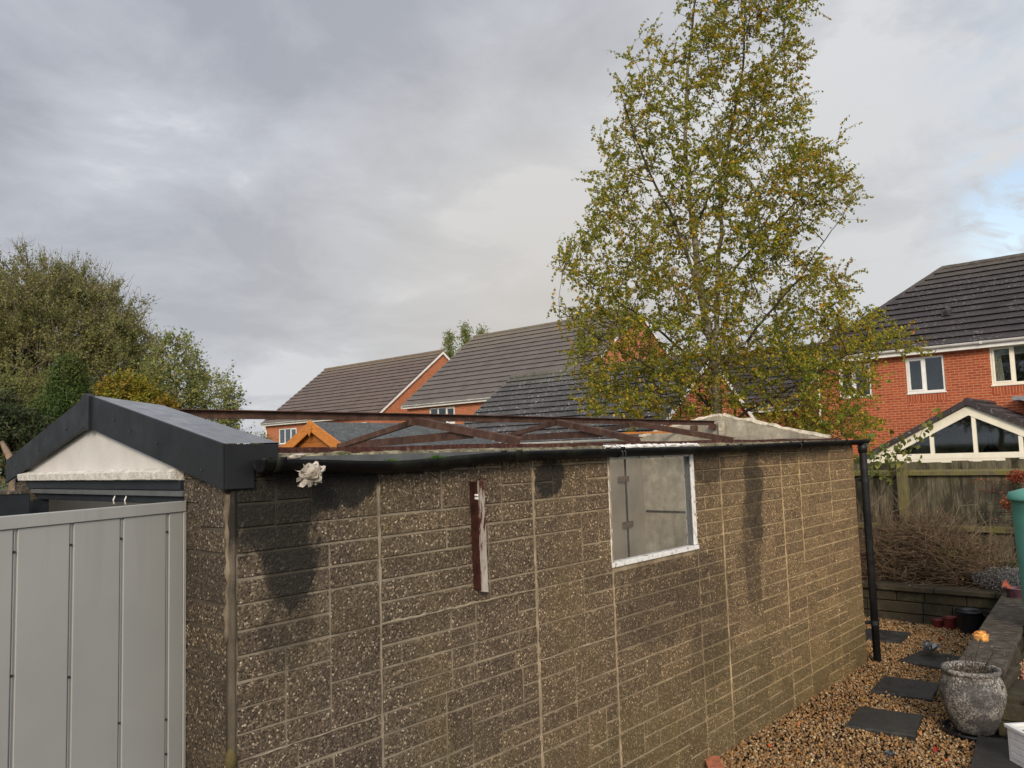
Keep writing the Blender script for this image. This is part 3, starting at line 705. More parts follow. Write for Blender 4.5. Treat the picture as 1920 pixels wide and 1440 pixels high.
# rough mortar rim along the gable's top
for a, b in (((7.85, 5.06, 2.195), (7.85, 4.17, 2.385)), ((7.85, 4.17, 2.385), (7.85, 4.0, 2.385)), ((7.85, 4.0, 2.385), (7.85, 2.9, 2.105))):
    a, b = V3(a), V3(b); n = 16
    pp = [a.lerp(b, k/n)+V3((0, 0, rnd.uniform(-.008, .008))) for k in range(n+1)]
    mb.tube(pp, [.030*rnd.uniform(.7, 1.25) for _ in pp], 6, 2)
mb.box(7.77, 7.818, 3.98, 4.03, 1.9, 2.33, 2)
mb.box(7.808, 7.819, 3.2, 5.0, 1.352, 1.372, 1)
mb.build('back_gable', [M['gable'], M['gutter'], simple('cream_mortar_rim', (.52, .46, .35), .9, .2, .25, 14, .9, 50, dirt=((.12, .10, .07), .8))], gar)
for y, z in ((4.32, 2.27), (4.10, 2.275)):
    b_ = MB(); b_.box(7.74, 7.80, y-.03, y+.03, z-.028, z+.028); b_.build('bracket_or_socket', M['rust'], gar)  # dark blocks standing in for two shaded socket holes in the gable
mb = MB(); mb.box(WX0-.2, WX1, WY+.07, 5.03, -.02, .02); mb.build('floor_slab', M['concrete_floor'], gar)
# window
wn_ = MB(); x0, x1, z0, z1 = WIN
wn_.box(x0, x0+.018, WY-.004, WY+.05, z0+.03, z1); wn_.box(x1-.040, x1, WY-.006, WY+.05, z0+.03, z1)
wn_.box(x0-.004, x1+.004, WY-.014, WY+.05, z0-.0, z0+.026); wn_.box(x0+.018, x1-.040, WY-.002, WY+.05, z1-.02, z1+.003)
for k in range(0):
    x = rnd.uniform(x0, x1); wn_.box(x, x+rnd.uniform(.02, .07), WY-.0125, WY-.009, z0-.022+rnd.uniform(0, .008), z0-.0045)
wf = wn_.build('window', M['flake'], gar, bevel=.002)
b_ = MB(); b_.add([(x0+.018, WY+.02, z0+.026), (x1-.040, WY+.02, z0+.026), (x1-.040, WY+.02, z1-.02), (x0+.018, WY+.02, z1-.02)], [(0, 1, 2, 3)]); b_.build('pane', M['glass'], wf)
b_ = MB()
b_.box(x1-.046, x1-.0405, WY+.002, WY+.04, z0+.03, z1-.02); b_.build('inner_bead', M['steelgrey'], wf)
# coping with moss, eaves steelwork
def lumpy(xa, xb, y0, y1, zt, zb, mat, name, par, amp=.006, step=.03):
    n = int((xb-xa)/step); vs = []; fs = []; k = 5
    for i in range(n+1):
        x = xa+(xb-xa)*i/n
        prof = [(y0, zb), (y0-.004, (zt+zb)/2), (y0+.008, zt), ((y0+y1)/2, zt+.003), (y1, zt)]
        for y, z in prof: vs.append((x+rnd.uniform(-1, 1)*.004, y+rnd.uniform(-1, 1)*amp*.6, z+rnd.uniform(-1, 1)*amp*(0 if z == zb else 1)))
    for i in range(n):
        for j in range(k-1): fs.append((i*k+j, (i+1)*k+j, (i+1)*k+j+1, i*k+j+1))
    return raw(name, vs, fs, mat, par)
lumpy(1.67, 7.86, 2.700, 2.80, 2.078, 2.02, M['coping'], 'coping', gar)
lumpy(3.80, 4.9, 2.696, 2.715, 2.083, 2.066, M['flake'], 'flaking_fillet', gar, .005)
b_ = MB(); b_.box(1.67, 3.75, 2.690, 2.697, 2.035, 2.069); b_.build('flashing', M['steelgrey'], gar)
b_ = MB()
pa = [(x, 2.785+.004*math.sin(x*3), 2.094+.003*math.sin(x*5)) for x in np.linspace(1.68, 7.8, 24)]
for a, b in zip(pa[:-1], pa[1:]): b_.bar(a, b, .03, .022)
b_.build('eaves_angle', M['rust2'], gar)
b_ = MB()
for a, b in (((1.62, 3.9, 2.305), (3.4, 3.9, 2.308)), ((3.4, 3.9, 2.308), (7.5, 3.95, 2.303))): b_.bar(a, b, .035, .044); b_.bar(V3(a)+V3((0, -.03, .020)), V3(b)+V3((0, -.03, .020)), .03, .005)
b_.build('ridge_purlin', M['rust'], gar)
TR = [((3.17, 2.79, 2.115), (3.40, 3.88, 2.285), (3.62, 5.0, 2.15)), ((4.32, 2.79, 2.11), (4.84, 3.88, 2.29), (5.36, 5.0, 2.195)), ((5.60, 2.79, 2.10), (5.92, 3.88, 2.288), (6.75, 5.0, 2.235))]
for k, (a, b, c_) in enumerate(TR):
    t_ = MB(); d_ = (V3(b)-V3(a)).normalized()
    t_.bar(a, V3(b)+V3((0, .03, 0)), .007, .042); t_.bar(V3(a)+V3((.016, 0, .019)), V3(b)+V3((.016, 0, .019)), .032, .005)
    t_.bar(V3(b)+V3((.0, -.02, -.004)), c_, .03, .036)
    mid = V3(a).lerp(V3(b), .42)+V3((.02, 0, -.012))
    if k < 2: t_.bar(c_, mid, .008, .05)
    t_.box(b[0]-.05, b[0]+.06, b[1]-.012, b[1]+.012, b[2]-.03, b[2]+.01)
    t_.build('truss', M['rust'], gar)
# front: roof cap, barge boards, rendered gable, lintel, door frame
FX = 1.44
cap = MB()
yR, yL, yC = 2.682, 5.06, 3.92
zRt, zLt, zCt = 2.122, 2.108, 2.388
cap.prism([(FX, yR, 1.958), (FX, yR, zRt), (FX, yC, zCt), (FX, yC, 2.238)], (.012, 0, 0))
cap.build('barge_board', M['trim'], gar, bevel=.002); cap = MB(); cap.prism([(FX, yC, 2.238), (FX, yC, zCt), (FX, yL, zLt), (FX, yL, 1.982)], (.012, 0, 0))
cap.build('barge_board', M['trim'], gar, bevel=.002)
cap = MB(); cap.prism([(FX-.012, yC-.045, 2.222), (FX-.012, yC-.045, zCt-.008), (FX-.012, yC, zCt+.006), (FX-.012, yC+.045, zCt-.008), (FX-.012, yC+.045, 2.222), (FX-.012, yC, 2.236)], (.03, 0, 0))
cap.build('ridge_cap', M['trim'], gar, bevel=.002)
cap = MB()
cap.prism([(FX+.013, yR, 1.958), (FX+.013, yR, zRt-.002), (1.668, yR, zRt-.004), (1.668, yR, 2.028), (1.568, yR, 2.028), (1.568, yR, 1.957)], (0, .014, 0))
cap.build('box_end', M['trim'], gar, bevel=.002)
cap = MB()
cap.add([(FX+.002, yR, zRt), (1.668, yR, zRt+.001), (1.79, yC, zCt-.04), (FX+.002, yC, zCt), (1.668, yR, zRt-.02), (1.79, yC, zCt-.07)], [(0, 1, 2, 3), (1, 4, 5, 2)])
cap.add([(FX+.002, yC, zCt), (1.79, yC, zCt-.04), (1.79, yL, zLt-.03), (FX+.002, yL, zLt)], [(0, 1, 2, 3)])
cap.build('roof_flashing', M['wet'], gar)
for yy, zz_, in ((2.83, 2.03), (3.2, 2.14), (3.62, 2.255), (4.18, 2.24), (4.55, 2.15), (4.9, 2.07), (3.45, 2.2)):
    cap = MB(); cap.tube([(FX-.004, yy, zz_), (FX+.002, yy, zz_)], .005, 8); cap.build('screw', M['screw'], gar)
cap = MB(); cap.prism([(1.475, 2.93, 2.03), (1.475, 4.93, 2.03), (1.475, 4.93, 2.06), (1.475, 3.93, 2.30), (1.475, 2.93, 2.07)], (.03, 0, 0))
cap.build('gable_panel', M['render'], gar)
lt = MB()
n = 60; vs = []; fs = []
for i in range(n+1):
    y = 3.066+(4.855-3.066)*i/n
    for (dx, z) in ((.0, 1.992), (-.036, 1.996), (-.040, 2.026), (-.010, 2.040), (.03, 2.042)):
        vs.append((1.475+dx+rnd.uniform(-1, 1)*.0015, y, z+rnd.uniform(-1, 1)*.0012))
for i in range(n):
    for j in range(4): fs.append((i*5+j, i*5+j+1, (i+1)*5+j+1, (i+1)*5+j))
fs += [tuple(reversed(range(5))), tuple(range(n*5, n*5+5))]
raw('lintel', vs, fs, M['roughcast'], gar)
df = MB(); df.box(1.47, 1.53, 3.066, 4.80, 1.953, 1.990); df.box(1.478, 1.53, 3.066, 4.78, 1.927, 1.951, 1); df.box(1.50, 1.54, 3.066, 4.74, 1.895, 1.925)
df.box(1.46, 1.54, 4.69, 4.76, 0, 1.894)
df.build('door_frame', [M['navy'], M['steelgrey']], gar, bevel=.002)
for y in (3.72, 3.60): df = MB(); df.tube([(1.49, y, 1.925), (1.48, y-.004, 1.905), (1.487, y+.004, 1.888)], .003, 5); df.build('hook', M['upvc'], gar)
mb = MB(); mb.box(WX0, WX0+.06, 4.80, 5.06, 0, 2.0); courses(mb, 0, WX0, 4.81, 5.055, -.08, 1.99, 0)
mb.build('front_pillar', [M['agg_front_shaded'], M['mortar_f']], gar)
# batten nailed on the wall
b_ = MB()
top = V3((2.722, 2.655, 1.93)); bot = V3((2.732, 2.655, 1.415))
def vboard(mb, top, bot, wx, wy, mi):
    n = 14; vs = []; fs = []
    for i in range(n+1):
        p = bot.lerp(top, i/n); e_ = (lambda s: rnd.uniform(-s, s))
        for sx, sy in ((-1, -1), (1, -1), (1, 1), (-1, 1)): vs.append((p.x+sx*wx/2+e_(.0012), p.y+sy*wy/2+e_(.001), p.z+(e_(.006) if i in (0, n) else 0)))
    for i in range(n):
        for j in range(4): fs.append((i*4+j, i*4+(j+1) % 4, (i+1)*4+(j+1) % 4, (i+1)*4+j))
    fs += [(3, 2, 1, 0), tuple(n*4+j for j in range(4))]
    mb.add(vs, fs, mi)
vboard(b_, top, bot, .032, .026, 0); vboard(b_, top+V3((-.020, .022, -.004)), bot+V3((-.018, .022, .01)), .018, .040, 1)
b_.tube([(2.696, 2.66, 1.865), (2.696, 2.645, 1.865)], .006, 6, 2); b_.tube([(2.696, 2.66, 1.85), (2.696, 2.645, 1.85)], .006, 6, 2)
b_.tube([(2.727, 2.66, 1.935), (2.722, 2.65, 1.945), (2.752, 2.645, 1.935)], .003, 5, 1)
b_.build('batten', [M['batten'], M['batten2'], M['upvc']], gar)
# gutter (sagging) and downpipe
gx = [1.56, 1.78, 2.0, 2.175, 2.33, 2.48, 2.79, 3.03, 3.4, 3.79, 4.2, 4.66, 5.5, 6.5, 7.53, 8.03]
gz = [2.060, 2.054, 2.043, 2.037, 2.040, 2.047, 2.060, 2.063, 2.064, 2.064, 2.062, 2.060, 2.066, 2.075, 2.081, 2.084]
vs = []; fs = []; K = 11
for x, z in zip(gx, gz):
    for j in range(K):
        a = math.pi*j/(K-1); vs.append((x, 2.632-.05*math.cos(a), z-.048*math.sin(a)))
for i in range(len(gx)-1):
    for j in range(K-1): fs.append((i*K+j, i*K+j+1, (i+1)*K+j+1, (i+1)*K+j))
fs.append(tuple(range(K))); fs.append(tuple(reversed(range((len(gx)-1)*K, len(gx)*K))))
gt = raw('gutter', vs, fs, M['gutter'], gar, smooth=True); s_ = gt.modifiers.new('t', 'SOLIDIFY'); s_.thickness = .004
def gzat(x): return float(np.interp(x, gx, gz))
for x in (1.62, 2.93, 3.82, 5.3, 6.4, 7.4):
    vs = []; fs = []
    for xx in (x-.02, x+.02):
        for j in range(K+2):
            a = math.pi*(j-1)/(K-1); a = min(max(a, -.02), math.pi+.02); vs.append((xx, 2.632-.0525*math.cos(a), gzat(x)-.0505*math.sin(a)+(.008 if j in (0, K+1) else 0)))
    for j in range(K+1): fs.append((j, j+1, K+2+j+1, K+2+j))
    q = raw('gutter_bracket', vs, fs, M['gutter'], gt, smooth=True); s_ = q.modifiers.new('t', 'SOLIDIFY'); s_.thickness = .004
for x in (3.80, 3.83, 6.35):
    b_ = MB(); b_.tube([(x, 2.70, gzat(x)+.03), (x-.01, 2.62, gzat(x)+.025), (x+.01, 2.575, gzat(x)-.02), (x+.03, 2.59, gzat(x)-.055)], .002, 5); b_.build('wire_tie', M['steelgrey'], gt)

dpx, dpy = 7.945, 2.632
b_ = MB(); b_.tube([(dpx, dpy, 2.04), (dpx, dpy, 1.97), (dpx, dpy, .02)], .034, 16); b_.tube([(dpx, dpy, 2.05), (dpx, dpy, 1.96)], .042, 16)
dpo = b_.build('downpipe', M['pipe'], gar, smooth=False, bevel=0)
for p_ in dpo.data.polygons: p_.use_smooth = len(p_.vertices) == 4
for z in (1.70, .37):
    b_ = MB(); b_.tube([(dpx, dpy, z-.02), (dpx, dpy, z+.02)], .039, 16); b_.box(dpx-.06, dpx+.01, dpy+.03, dpy+.07, z-.012, z+.012); b_.build('pipe_clip', M['pipe'], dpo)

# moss on the gutter rim
def clump(name, c, r, n, mat, label, cat, flat=.5):
    pts = nr.normal(size=(n, 3))*np.array([r, r*.5, r*flat*.5])+np.array(c)
    pts[:, 2] = np.maximum(pts[:, 2], c[2]-r*.1)
    leaves(name, pts, r*.35, mat, None, label, cat)
def leafquads(C_, size, aspect=.62, droop=0.0, wind=None):
    n = len(C_); A = nr.normal(size=(n, 3)); A[:, 2] -= droop
    if wind is not None: A += wind
    A /= np.linalg.norm(A, axis=1)[:, None]
    B = np.cross(A, nr.normal(size=(n, 3))); B /= np.linalg.norm(B, axis=1)[:, None]+1e-9
    Nn = np.cross(A, B)
    s = (size*nr.uniform(.65, 1.25, n))[:, None]
    v = np.stack([C_-A*s*.5, C_+B*s*.5*aspect-A*s*.08+Nn*s*.08, C_+A*s*.5, C_-B*s*.5*aspect-A*s*.08+Nn*s*.08], 1).reshape(-1, 3)
    f = (np.array([[0, 1, 2, 3]])+4*np.arange(n)[:, None])
    return v, f
def leaves(name, C_, size, mat, parent, label=None, cat=None, **kw):
    v, f = leafquads(C_, size, **kw)
    if parent is None:
        loc = V3((float(C_[:, 0].mean()), float(C_[:, 1].mean()), float(C_[:, 2].min())))
        o = raw(name, v, f, mat, None, loc=loc); return tag(o, label, cat)
    return raw(name, v, f, mat, parent)
for px, py, r_, lab in ((733, 864, .018, 'small green moss cushion sitting in the sagging black gutter'), (820, 858, .022, 'thin strip of moss on the gutter rim right of the moss cushion')):
    p = at(px, py, 1, 2.61); p[2] -= .004
    clump('moss', p, r_, 500, M['moss'], lab, 'moss', .6)

# crumpled paper on the gutter
def crumple(name, c, s, label, seed):
    r2 = np.random.default_rng(seed); import bmesh
    bm = bmesh.new(); bmesh.ops.create_icosphere(bm, subdivisions=4, radius=1)
    dirs = r2.normal(size=(16, 3)); dirs /= np.linalg.norm(dirs, axis=1)[:, None]; am = r2.uniform(-.5, .6, 16)
    for v in bm.verts:
        d = np.array(v.co); k = .95+sum(a*1.1*abs(float(d@q)-.6*a) for a, q in zip(am[:9], dirs))+r2.uniform(-.05, .05); k = max(.4, min(1.6, k))
        v.co = V3((d[0]*s[0]*k, d[1]*s[1]*k, d[2]*s[2]*k))
    if s[2] > .02:
        for i in range(26):
            d = V3(r2.normal(size=3)).normalized(); u = d.cross(V3(r2.normal(size=3))).normalized(); q = V3((d.x*s[0], d.y*s[1], d.z*s[2])); L_ = r2.uniform(.25, .6)*s[0]; w_ = r2.uniform(.25, .55)*s[0]; jn = lambda: V3(r2.normal(size=3))*s[0]*.12
            vv = [bm.verts.new(p) for p in (q*.7-u*w_+jn(), q*.7+u*w_+jn(), q*.9+d*L_+u*w_*.8+jn(), q+d*L_*1.1+jn(), q*.9+d*L_-u*w_*.7+jn())]; c_ = bm.verts.new(q*.9+d*L_*.4+jn())
            for a_ in range(5): bm.faces.new((vv[a_], vv[(a_+1) % 5], c_))
    me = bpy.data.meshes.new(name); bm.to_mesh(me); bm.free(); me.materials.append(M['paper'])
    o = bpy.data.objects.new(name, me); col.objects.link(o); o.location = c; return tag(o, label, 'paper')
crumple('crumpled_paper', at(580, 889, 1, 2.555), (.040, .030, .032), 'crumpled dirty white paper ball hanging below the black gutter', 3)
crumple('crumpled_paper', at(556, 856, 1, 2.60), (.032, .03, .010), 'flattened scrap of white paper lying on top of the black gutter', 8)
# timber across the roof frame
a, b = at(925, 819, 1, 5.12), at(1372, 807, 1, 4.35)
b_ = MB(); b_.bar(a, b, .03, .02)
o = b_.build('timber_length', M['orange_wood'], loc=(a[0], a[1], a[2])); tag(o, 'long orange stained timber length lying across the rusty roof frame', 'timber')

# ------------------------------------------------------------------ ribbed metal gate
A = V3(at(345, 940, 2, 1.91)); B = V3(at(0, 970, 2, 1.91)); A.z = B.z = 0
dG = (B-A).normalized(); nG = V3((-dG.y, dG.x, 0))
if nG.dot(V3((0, 0, 0))-A) < 0: nG = -nG
def gate_s(px, py):
    d = V3(ray(px, py)); t_ = (A-V3((0, 0, 0))).dot(nG)/d.dot(nG); q = V3(CAM)+d*t_; return (q-A).dot(dG), q.z
gate = empty('metal_gate', A, 'light grey ribbed metal gate standing open in front of the garage doorway', 'gate')
def gbox(mb, s0, s1, z0, z1, d0, d1, mi=0):
    vs = []
    for s_ in (s0, s1):
        for d_ in (d0, d1):
            for z_ in (z0, z1):
                p = A+dG*s_+nG*d_; vs.append((p.x, p.y, z_))
    mb.add(vs, [(0, 1, 3, 2), (4, 6, 7, 5), (0, 4, 5, 1), (2, 3, 7, 6), (0, 2, 6, 4), (1, 5, 7, 3)], mi)
GL = gate_s(0, 970)[0]+.35
sc_ = [gate_s(312, 985)[0], gate_s(226, 1000)[0], gate_s(132, 1010)[0], gate_s(26, 1020)[0]]
mb = MB(); gbox(mb, 0, GL, .05, 1.9, -.02, 0)
edges = [0.012]+sc_+[GL]
for i in range(len(edges)-1):
    s0 = edges[i]+(.0085 if i else 0); s1 = edges[i+1]-.0085 if i < len(edges)-2 else edges[i+1]
    gbox(mb, s0, s1, .06, 1.87, 0.0005, .007)
for s_ in sc_: gbox(mb, s_-.0015, s_+.0025, .06, 1.868, .0005, .004)
mb.build('panel', M['gate'], gate, bevel=.0022)
mb = MB(); gbox(mb, 0, GL, 1.872, 1.912, -.022, .013); mb.build('top_rail', M['gate'], gate, bevel=.002)
mb = MB(); gbox(mb, -.004, .010, .05, 1.871, -.022, .010); mb.build('edge_strip', M['gate'], gate, bevel=.002)
for i, (px, py) in enumerate(((309, 998), (303, 1352), (225, 1010), (216, 1358), (130, 1022), (123, 1271), (20, 1036), (11, 1270), (300, 1418))):
    s_, z_ = gate_s(px, py); s_ = min(sc_, key=lambda q: abs(q-s_)); p = A+dG*(s_+.001)
    b_ = MB(); q0 = V3((p.x, p.y, z_)); b_.tube([q0+nG*.001, q0+nG*.006], .0045, 8); b_.build('screw', M['screw'], gate)

# dark cabinet on the left of the doorway
c0 = at(57, 925, 0, 1.30)
b_ = MB(); b_.box(.95, 1.30, c0[1], 5.5, 0, c0[2]); cb = b_.build('storage_cabinet', M['navy'], loc=(1.1, c0[1], 0), bevel=.004)
tag(cb, 'dark blue-grey cabinet at the left edge behind the metal gate', 'cabinet')
b_ = MB(); b_.box(1.285, 1.285, 0, 0, 0, 0) if False else None
b_ = MB(); b_.box(.946, .952, c0[1]+.06, 5.2, .3, c0[2]-.11); b_.build('door', M['blackplastic'], cb)
b_ = MB(); b_.box(.945, 1.30, c0[1]-.005, 5.5, c0[2]+.001, c0[2]+.012); b_.build('lid', M['copingtop'], cb)

# ------------------------------------------------------------------ houses
def facade(mb, X, y0, y1, z0, z1, holes, mi=0, th=.12):
    ys = sorted(set([y0, y1]+[h for q in holes for h in q[:2]]))
    for a, b in zip(ys[:-1], ys[1:]):
        hs = sorted([q for q in holes if q[0] < b-1e-6 and q[1] > a+1e-6], key=lambda q: q[2]); z = z0
        for q in hs: mb.box(X, X+th, a, b, z, q[2], mi); z = q[3]
        mb.box(X, X+th, a, b, z, z1, mi)
def window(parent, X, y0, y1, z0, z1, splits, mat='upvc', curtain=False, blind=False, soldier=True, fwid=.055, opener=None):
    f = MB(); w_ = fwid
    f.box(X+.02, X+.09, y0, y1, z1-w_, z1); f.box(X+.02, X+.09, y0, y1, z0, z0+w_)
    f.box(X+.02, X+.09, y0, y0+w_, z0+w_, z1-w_); f.box(X+.02, X+.09, y1-w_, y1, z0+w_, z1-w_)
    f.box(X-.03, X+.03, y0-.02, y1+.02, z0-.035, z0-.002)
    yy = [y0+w_]+[y0+(y1-y0)*s_ for s_ in splits]+[y1-w_]
    for s_ in yy[1:-1]: f.box(X+.022, X+.088, s_-w_*.6, s_+w_*.6, z0+w_, z1-w_)
    wo = f.build('window', M[mat], parent)
    for i in range(len(yy)-1):
        a, b = yy[i]+(w_*.6 if i else 0), yy[i+1]-(w_*.6 if i < len(yy)-2 else 0)
        if opener == i:
            g_ = MB(); e_ = .045
            for q in ((a, b, z1-w_-e_, z1-w_), (a, b, z0+w_, z0+w_+e_), (a, a+e_, z0+w_+e_, z1-w_-e_), (b-e_, b, z0+w_+e_, z1-w_-e_)): g_.box(X+.008, X+.06, *q)
            g_.build('casement', M[mat], wo)
        g_ = MB(); g_.box(X+.055, X+.06, a, b, z0+w_, z1-w_); g_.build('pane', M['pane'], wo)
    r_ = MB(); d = 1.6
    vs = [(X+.13, y0-.5, z0-.3), (X+.13, y1+.5, z0-.3), (X+.13, y1+.5, z1+.3), (X+.13, y0-.5, z1+.3)]; vs += [(v[0]+d, v[1], v[2]) for v in vs]
    r_.add(vs, [(4, 5, 6, 7), (0, 4, 7, 3), (1, 2, 6, 5), (0, 1, 5, 4), (3, 7, 6, 2)]); r_.build('interior', M['dark_room'], wo)
    if curtain:
        c_ = MB(); vs = []; fs = []; n = 24
        for i in range(n+1):
            y = y1-.02-.26*i/n; x = X+.2+.03*math.sin(i*1.6)
            vs += [(x, y, z0+.02), (x, y+(.06*i/n), z1-.03)]
        for i in range(n): fs.append((2*i, 2*i+1, 2*i+3, 2*i+2))
        c_.add(vs, fs); c_.build('curtain', M['curtain'], wo, smooth=True)
    if blind: b2 = MB(); b2.box(X+.14, X+.15, y0, y1, z1-.26, z1-.02); b2.build('blind', M['blind'], wo)
    if soldier: b2 = MB(); b2.box(X-.004, X+.02, y0-.02, y1+.02, z0-.26, z0-.037); b2.build('sill_course', M['brick_s'], wo)
    return wo
def roofplane(mb, A_, B_, C_, D_, gauge=.345, lift=.072, mi=0):
    """stepped tile courses from the eave A-B up to the ridge D-C (A,D same end)"""
    A_, B_, C_, D_ = map(V3, (A_, B_, C_, D_)); n = max(2, round(((D_+C_)/2-(A_+B_)/2).length/gauge))
    # slope length measured square to the eave
    e_ = (B_-A_).normalized(); up_ = (D_-A_)-e_*(D_-A_).dot(e_); n = max(2, round(up_.length/gauge)); nn = e_.cross(up_).normalized()
    if nn.z < 0: nn = -nn
    for i in range(n):
        l0, r0 = A_.lerp(D_, i/n), B_.lerp(C_, i/n); l1, r1 = A_.lerp(D_, (i+1)/n), B_.lerp(C_, (i+1)/n)
        q = rnd.uniform(-.003, .003)
        uu = (l1-l0); uu = (uu-e_*uu.dot(e_)).normalized(); tk_ = nn*.012; le = l0-uu*.06+nn*(lift+q); re = r0-uu*.06+nn*(lift-q)
        ex_ = uu*(.09 if i < n-1 else 0); vs = [le, re, r1+ex_+nn*.004, l1+ex_+nn*.004, le-tk_, re-tk_, l0+uu*.07-nn*.004, r0+uu*.07-nn*.004]
        mb.add(vs, [(0, 1, 2, 3), (4, 5, 1, 0), (6, 7, 5, 4)], mi)
def ridge(mb, a, b, r=.10, seg=.45, mi=0):
    a, b = V3(a), V3(b); n = max(1, round((b-a).length/seg))
    for i in range(n):
        p, q = a.lerp(b, i/n), a.lerp(b, (i+1)/n); mb.tube([p, q], r*rnd.uniform(.95, 1.03), 10, mi)
def gutter_run(par, X, y0, y1, z, mat='upvc_g', fmat='upvc'):
    f = MB(); f.box(X+.05, X+.075, y0, y1, z-.20, z-.03); f.box(X+.075, X+.42, y0, y1, z-.20, z-.185); f.build('fascia', M[fmat], par)
    vs = []; fs = []; K_ = 9; n = 2
    for y in (y0, y1):
        for j in range(K_): a_ = math.pi*j/(K_-1); vs.append((X-.01-.058*math.cos(a_), y, z-.015-.075*math.sin(a_)))
    for j in range(K_-1): fs.append((j, j+1, K_+j+1, K_+j))
    fs += [tuple(range(K_)), tuple(reversed(range(K_, 2*K_)))]
    gg = raw('gutter', vs, fs, M[mat], par, smooth=False); s_ = gg.modifiers.new('t', 'SOLIDIFY'); s_.thickness = .006
    for y in np.arange(min(y0, y1)+.6, max(y0, y1), 2.1): j = MB(); j.box(X-.076, X+.05, y-.03, y+.03, z-.09, z-.008); j.build('gutter_joint', M[mat], gg)

# right-hand house (hipped roof)
h = empty('brick_house', (25.7, 1, 0), 'red brick house with dark hipped roof and three white upper windows at the right', 'house', 'brick houses behind the gardens')
holes = [(8.12, 9.08, 3.48, 4.50), (6.06, 7.1, 3.48, 4.54), (3.15, 4.88, 3.55, 4.64), (5.4, 7.2, .1, 2.1), (-1.5, 1.2, 3.5, 4.6)]
mb = MB(); facade(mb, 25.7, -8, 9.75, 0, 4.72, holes); mb.box(25.82, 34, 9.63, 9.75, 0, 4.72); mb.box(25.82, 34, -8, -7.88, 0, 4.72); mb.box(33.9, 34.02, -8, 9.75, 0, 4.72)
mb.build('wall', M['brick'], h)
window(h, 25.7, 8.12, 9.08, 3.48, 4.50, (.52,), opener=1); window(h, 25.7, 6.06, 7.1, 3.48, 4.54, (.52,), opener=1)
window(h, 25.7, 3.15, 4.88, 3.55, 4.64, (.36, .68), mat='cream', curtain=True, blind=True, opener=2); window(h, 25.7, -1.5, 1.2, 3.5, 4.6, (.5,))
mb = MB()
E0, E1 = (25.38, 10.03, 4.78), (25.38, -8.2, 4.78); R0, R1 = (30.2, 6.94, 7.93), (30.2, -5.2, 7.93); E2, E3 = (35.0, 10.03, 4.78), (35.0, -8.2, 4.78)
roofplane(mb, E0, E1, R1, R0, .42); roofplane(mb, E2, E0, R0, R0, .42); roofplane(mb, E3, E2, R0, R1); roofplane(mb, E1, E3, R1, R1)
ridge(mb, V3(R0)+V3((0, 0, .0)), V3(R1)); ridge(mb, V3(E0)+V3((0, 0, .02)), V3(R0), .09)
rf = mb.build('roof', M['tile_r'], h)
mb = MB(); p = V3((27.0, 6.18, 0)); p.z = 4.78+(p.x-25.38)*3.15/4.82
mb.prism([(p.x-.16, p.y-.12, p.z+.0), (p.x-.16, p.y+.12, p.z+.0), (p.x-.16, p.y+.10, p.z+.13), (p.x-.16, p.y, p.z+.2), (p.x-.16, p.y-.10, p.z+.13)], (.4, 0, .12)); mb.build('roof_vent', M['tile_r'], rf)
mb = MB(); mb.tube([(p.x-.17, p.y, p.z+.07), (p.x-.162, p.y, p.z+.07)], .06, 10); mb.build('vent_mouth', M['blackplastic'], rf)
gutter_run(h, 25.38, -8.2, 10.03, 4.80)
mb = MB(); mb.tube([(25.42, 9.7, 4.72), (25.62, 9.72, 4.5), (25.64, 9.72, .1)], .036, 10); mb.build('downpipe', M['upvc'], h)

# two-storey houses on the left
def gabled(name, label, X, y0, y1, ez, rx, rz, holes, splits, bm, tm, gauge=.345, base=0):
    h = empty(name, (X, y0, base), label, 'house', 'brick houses behind the gardens'); th = .12
    ex = X-.32
    slope = (rz-ez)/(rx-ex); wz = ez+slope*.32-.08
    mb = MB(); facade(mb, X, y0, y1, base, ez-.05, holes)
    bx = 2*rx-X
    for yy, dy in ((y0, .12), (y1-.12, .12)):
        mb.prism([(X+.121, yy, base), (bx, yy, base), (bx, yy, wz), (rx, yy, rz-.10), (X+.121, yy, wz)], (0, dy, 0))
    mb.box(bx-.12, bx, y0+.121, y1-.121, base, ez-.05)
    mb.build('wall', M[bm], h)
    for q, s_ in zip(holes, splits): window(h, X, *q, s_, soldier=False, opener=0 if len(s_) > 1 else None)
    mb = MB(); ya, yb = y1+.10, y0-.10
    roofplane(mb, (ex, ya, ez), (ex, yb, ez), (rx, yb, rz), (rx, ya, rz), gauge); roofplane(mb, (2*rx-ex, yb, ez), (2*rx-ex, ya, ez), (rx, ya, rz), (rx, yb, rz), gauge)
    ridge(mb, (rx, ya, rz-.01), (rx, yb, rz-.01), .12)
    # verge tiles along the right-hand edge, under-edge closed
    mb.prism([(ex, yb-.02, ez+.045), (rx, yb-.02, rz+.045), (rx, yb-.02, rz-.05), (ex, yb-.02, ez-.05)], (0, .07, 0))
    mb.build('roof', M[tm], h)
    for yy in (yb-.045, ya+.02):
        v = MB()
        v.prism([(ex-.02, yy, ez-.05), (rx, yy, rz-.05), (rx, yy, rz-.19), (ex-.02, yy, ez-.19)], (0, .025, 0))
        v.build('barge_board', M['upvc'], h); v = MB()
        v.prism([(2*rx-ex+.02, yy, ez-.05), (rx, yy, rz-.05), (rx, yy, rz-.24), (2*rx-ex+.02, yy, ez-.24)], (0, .025, 0))
        v.build('barge_board', M['upvc'], h)
    gutter_run(h, ex, y0-.1, y1+.1, ez+.02)
    return h
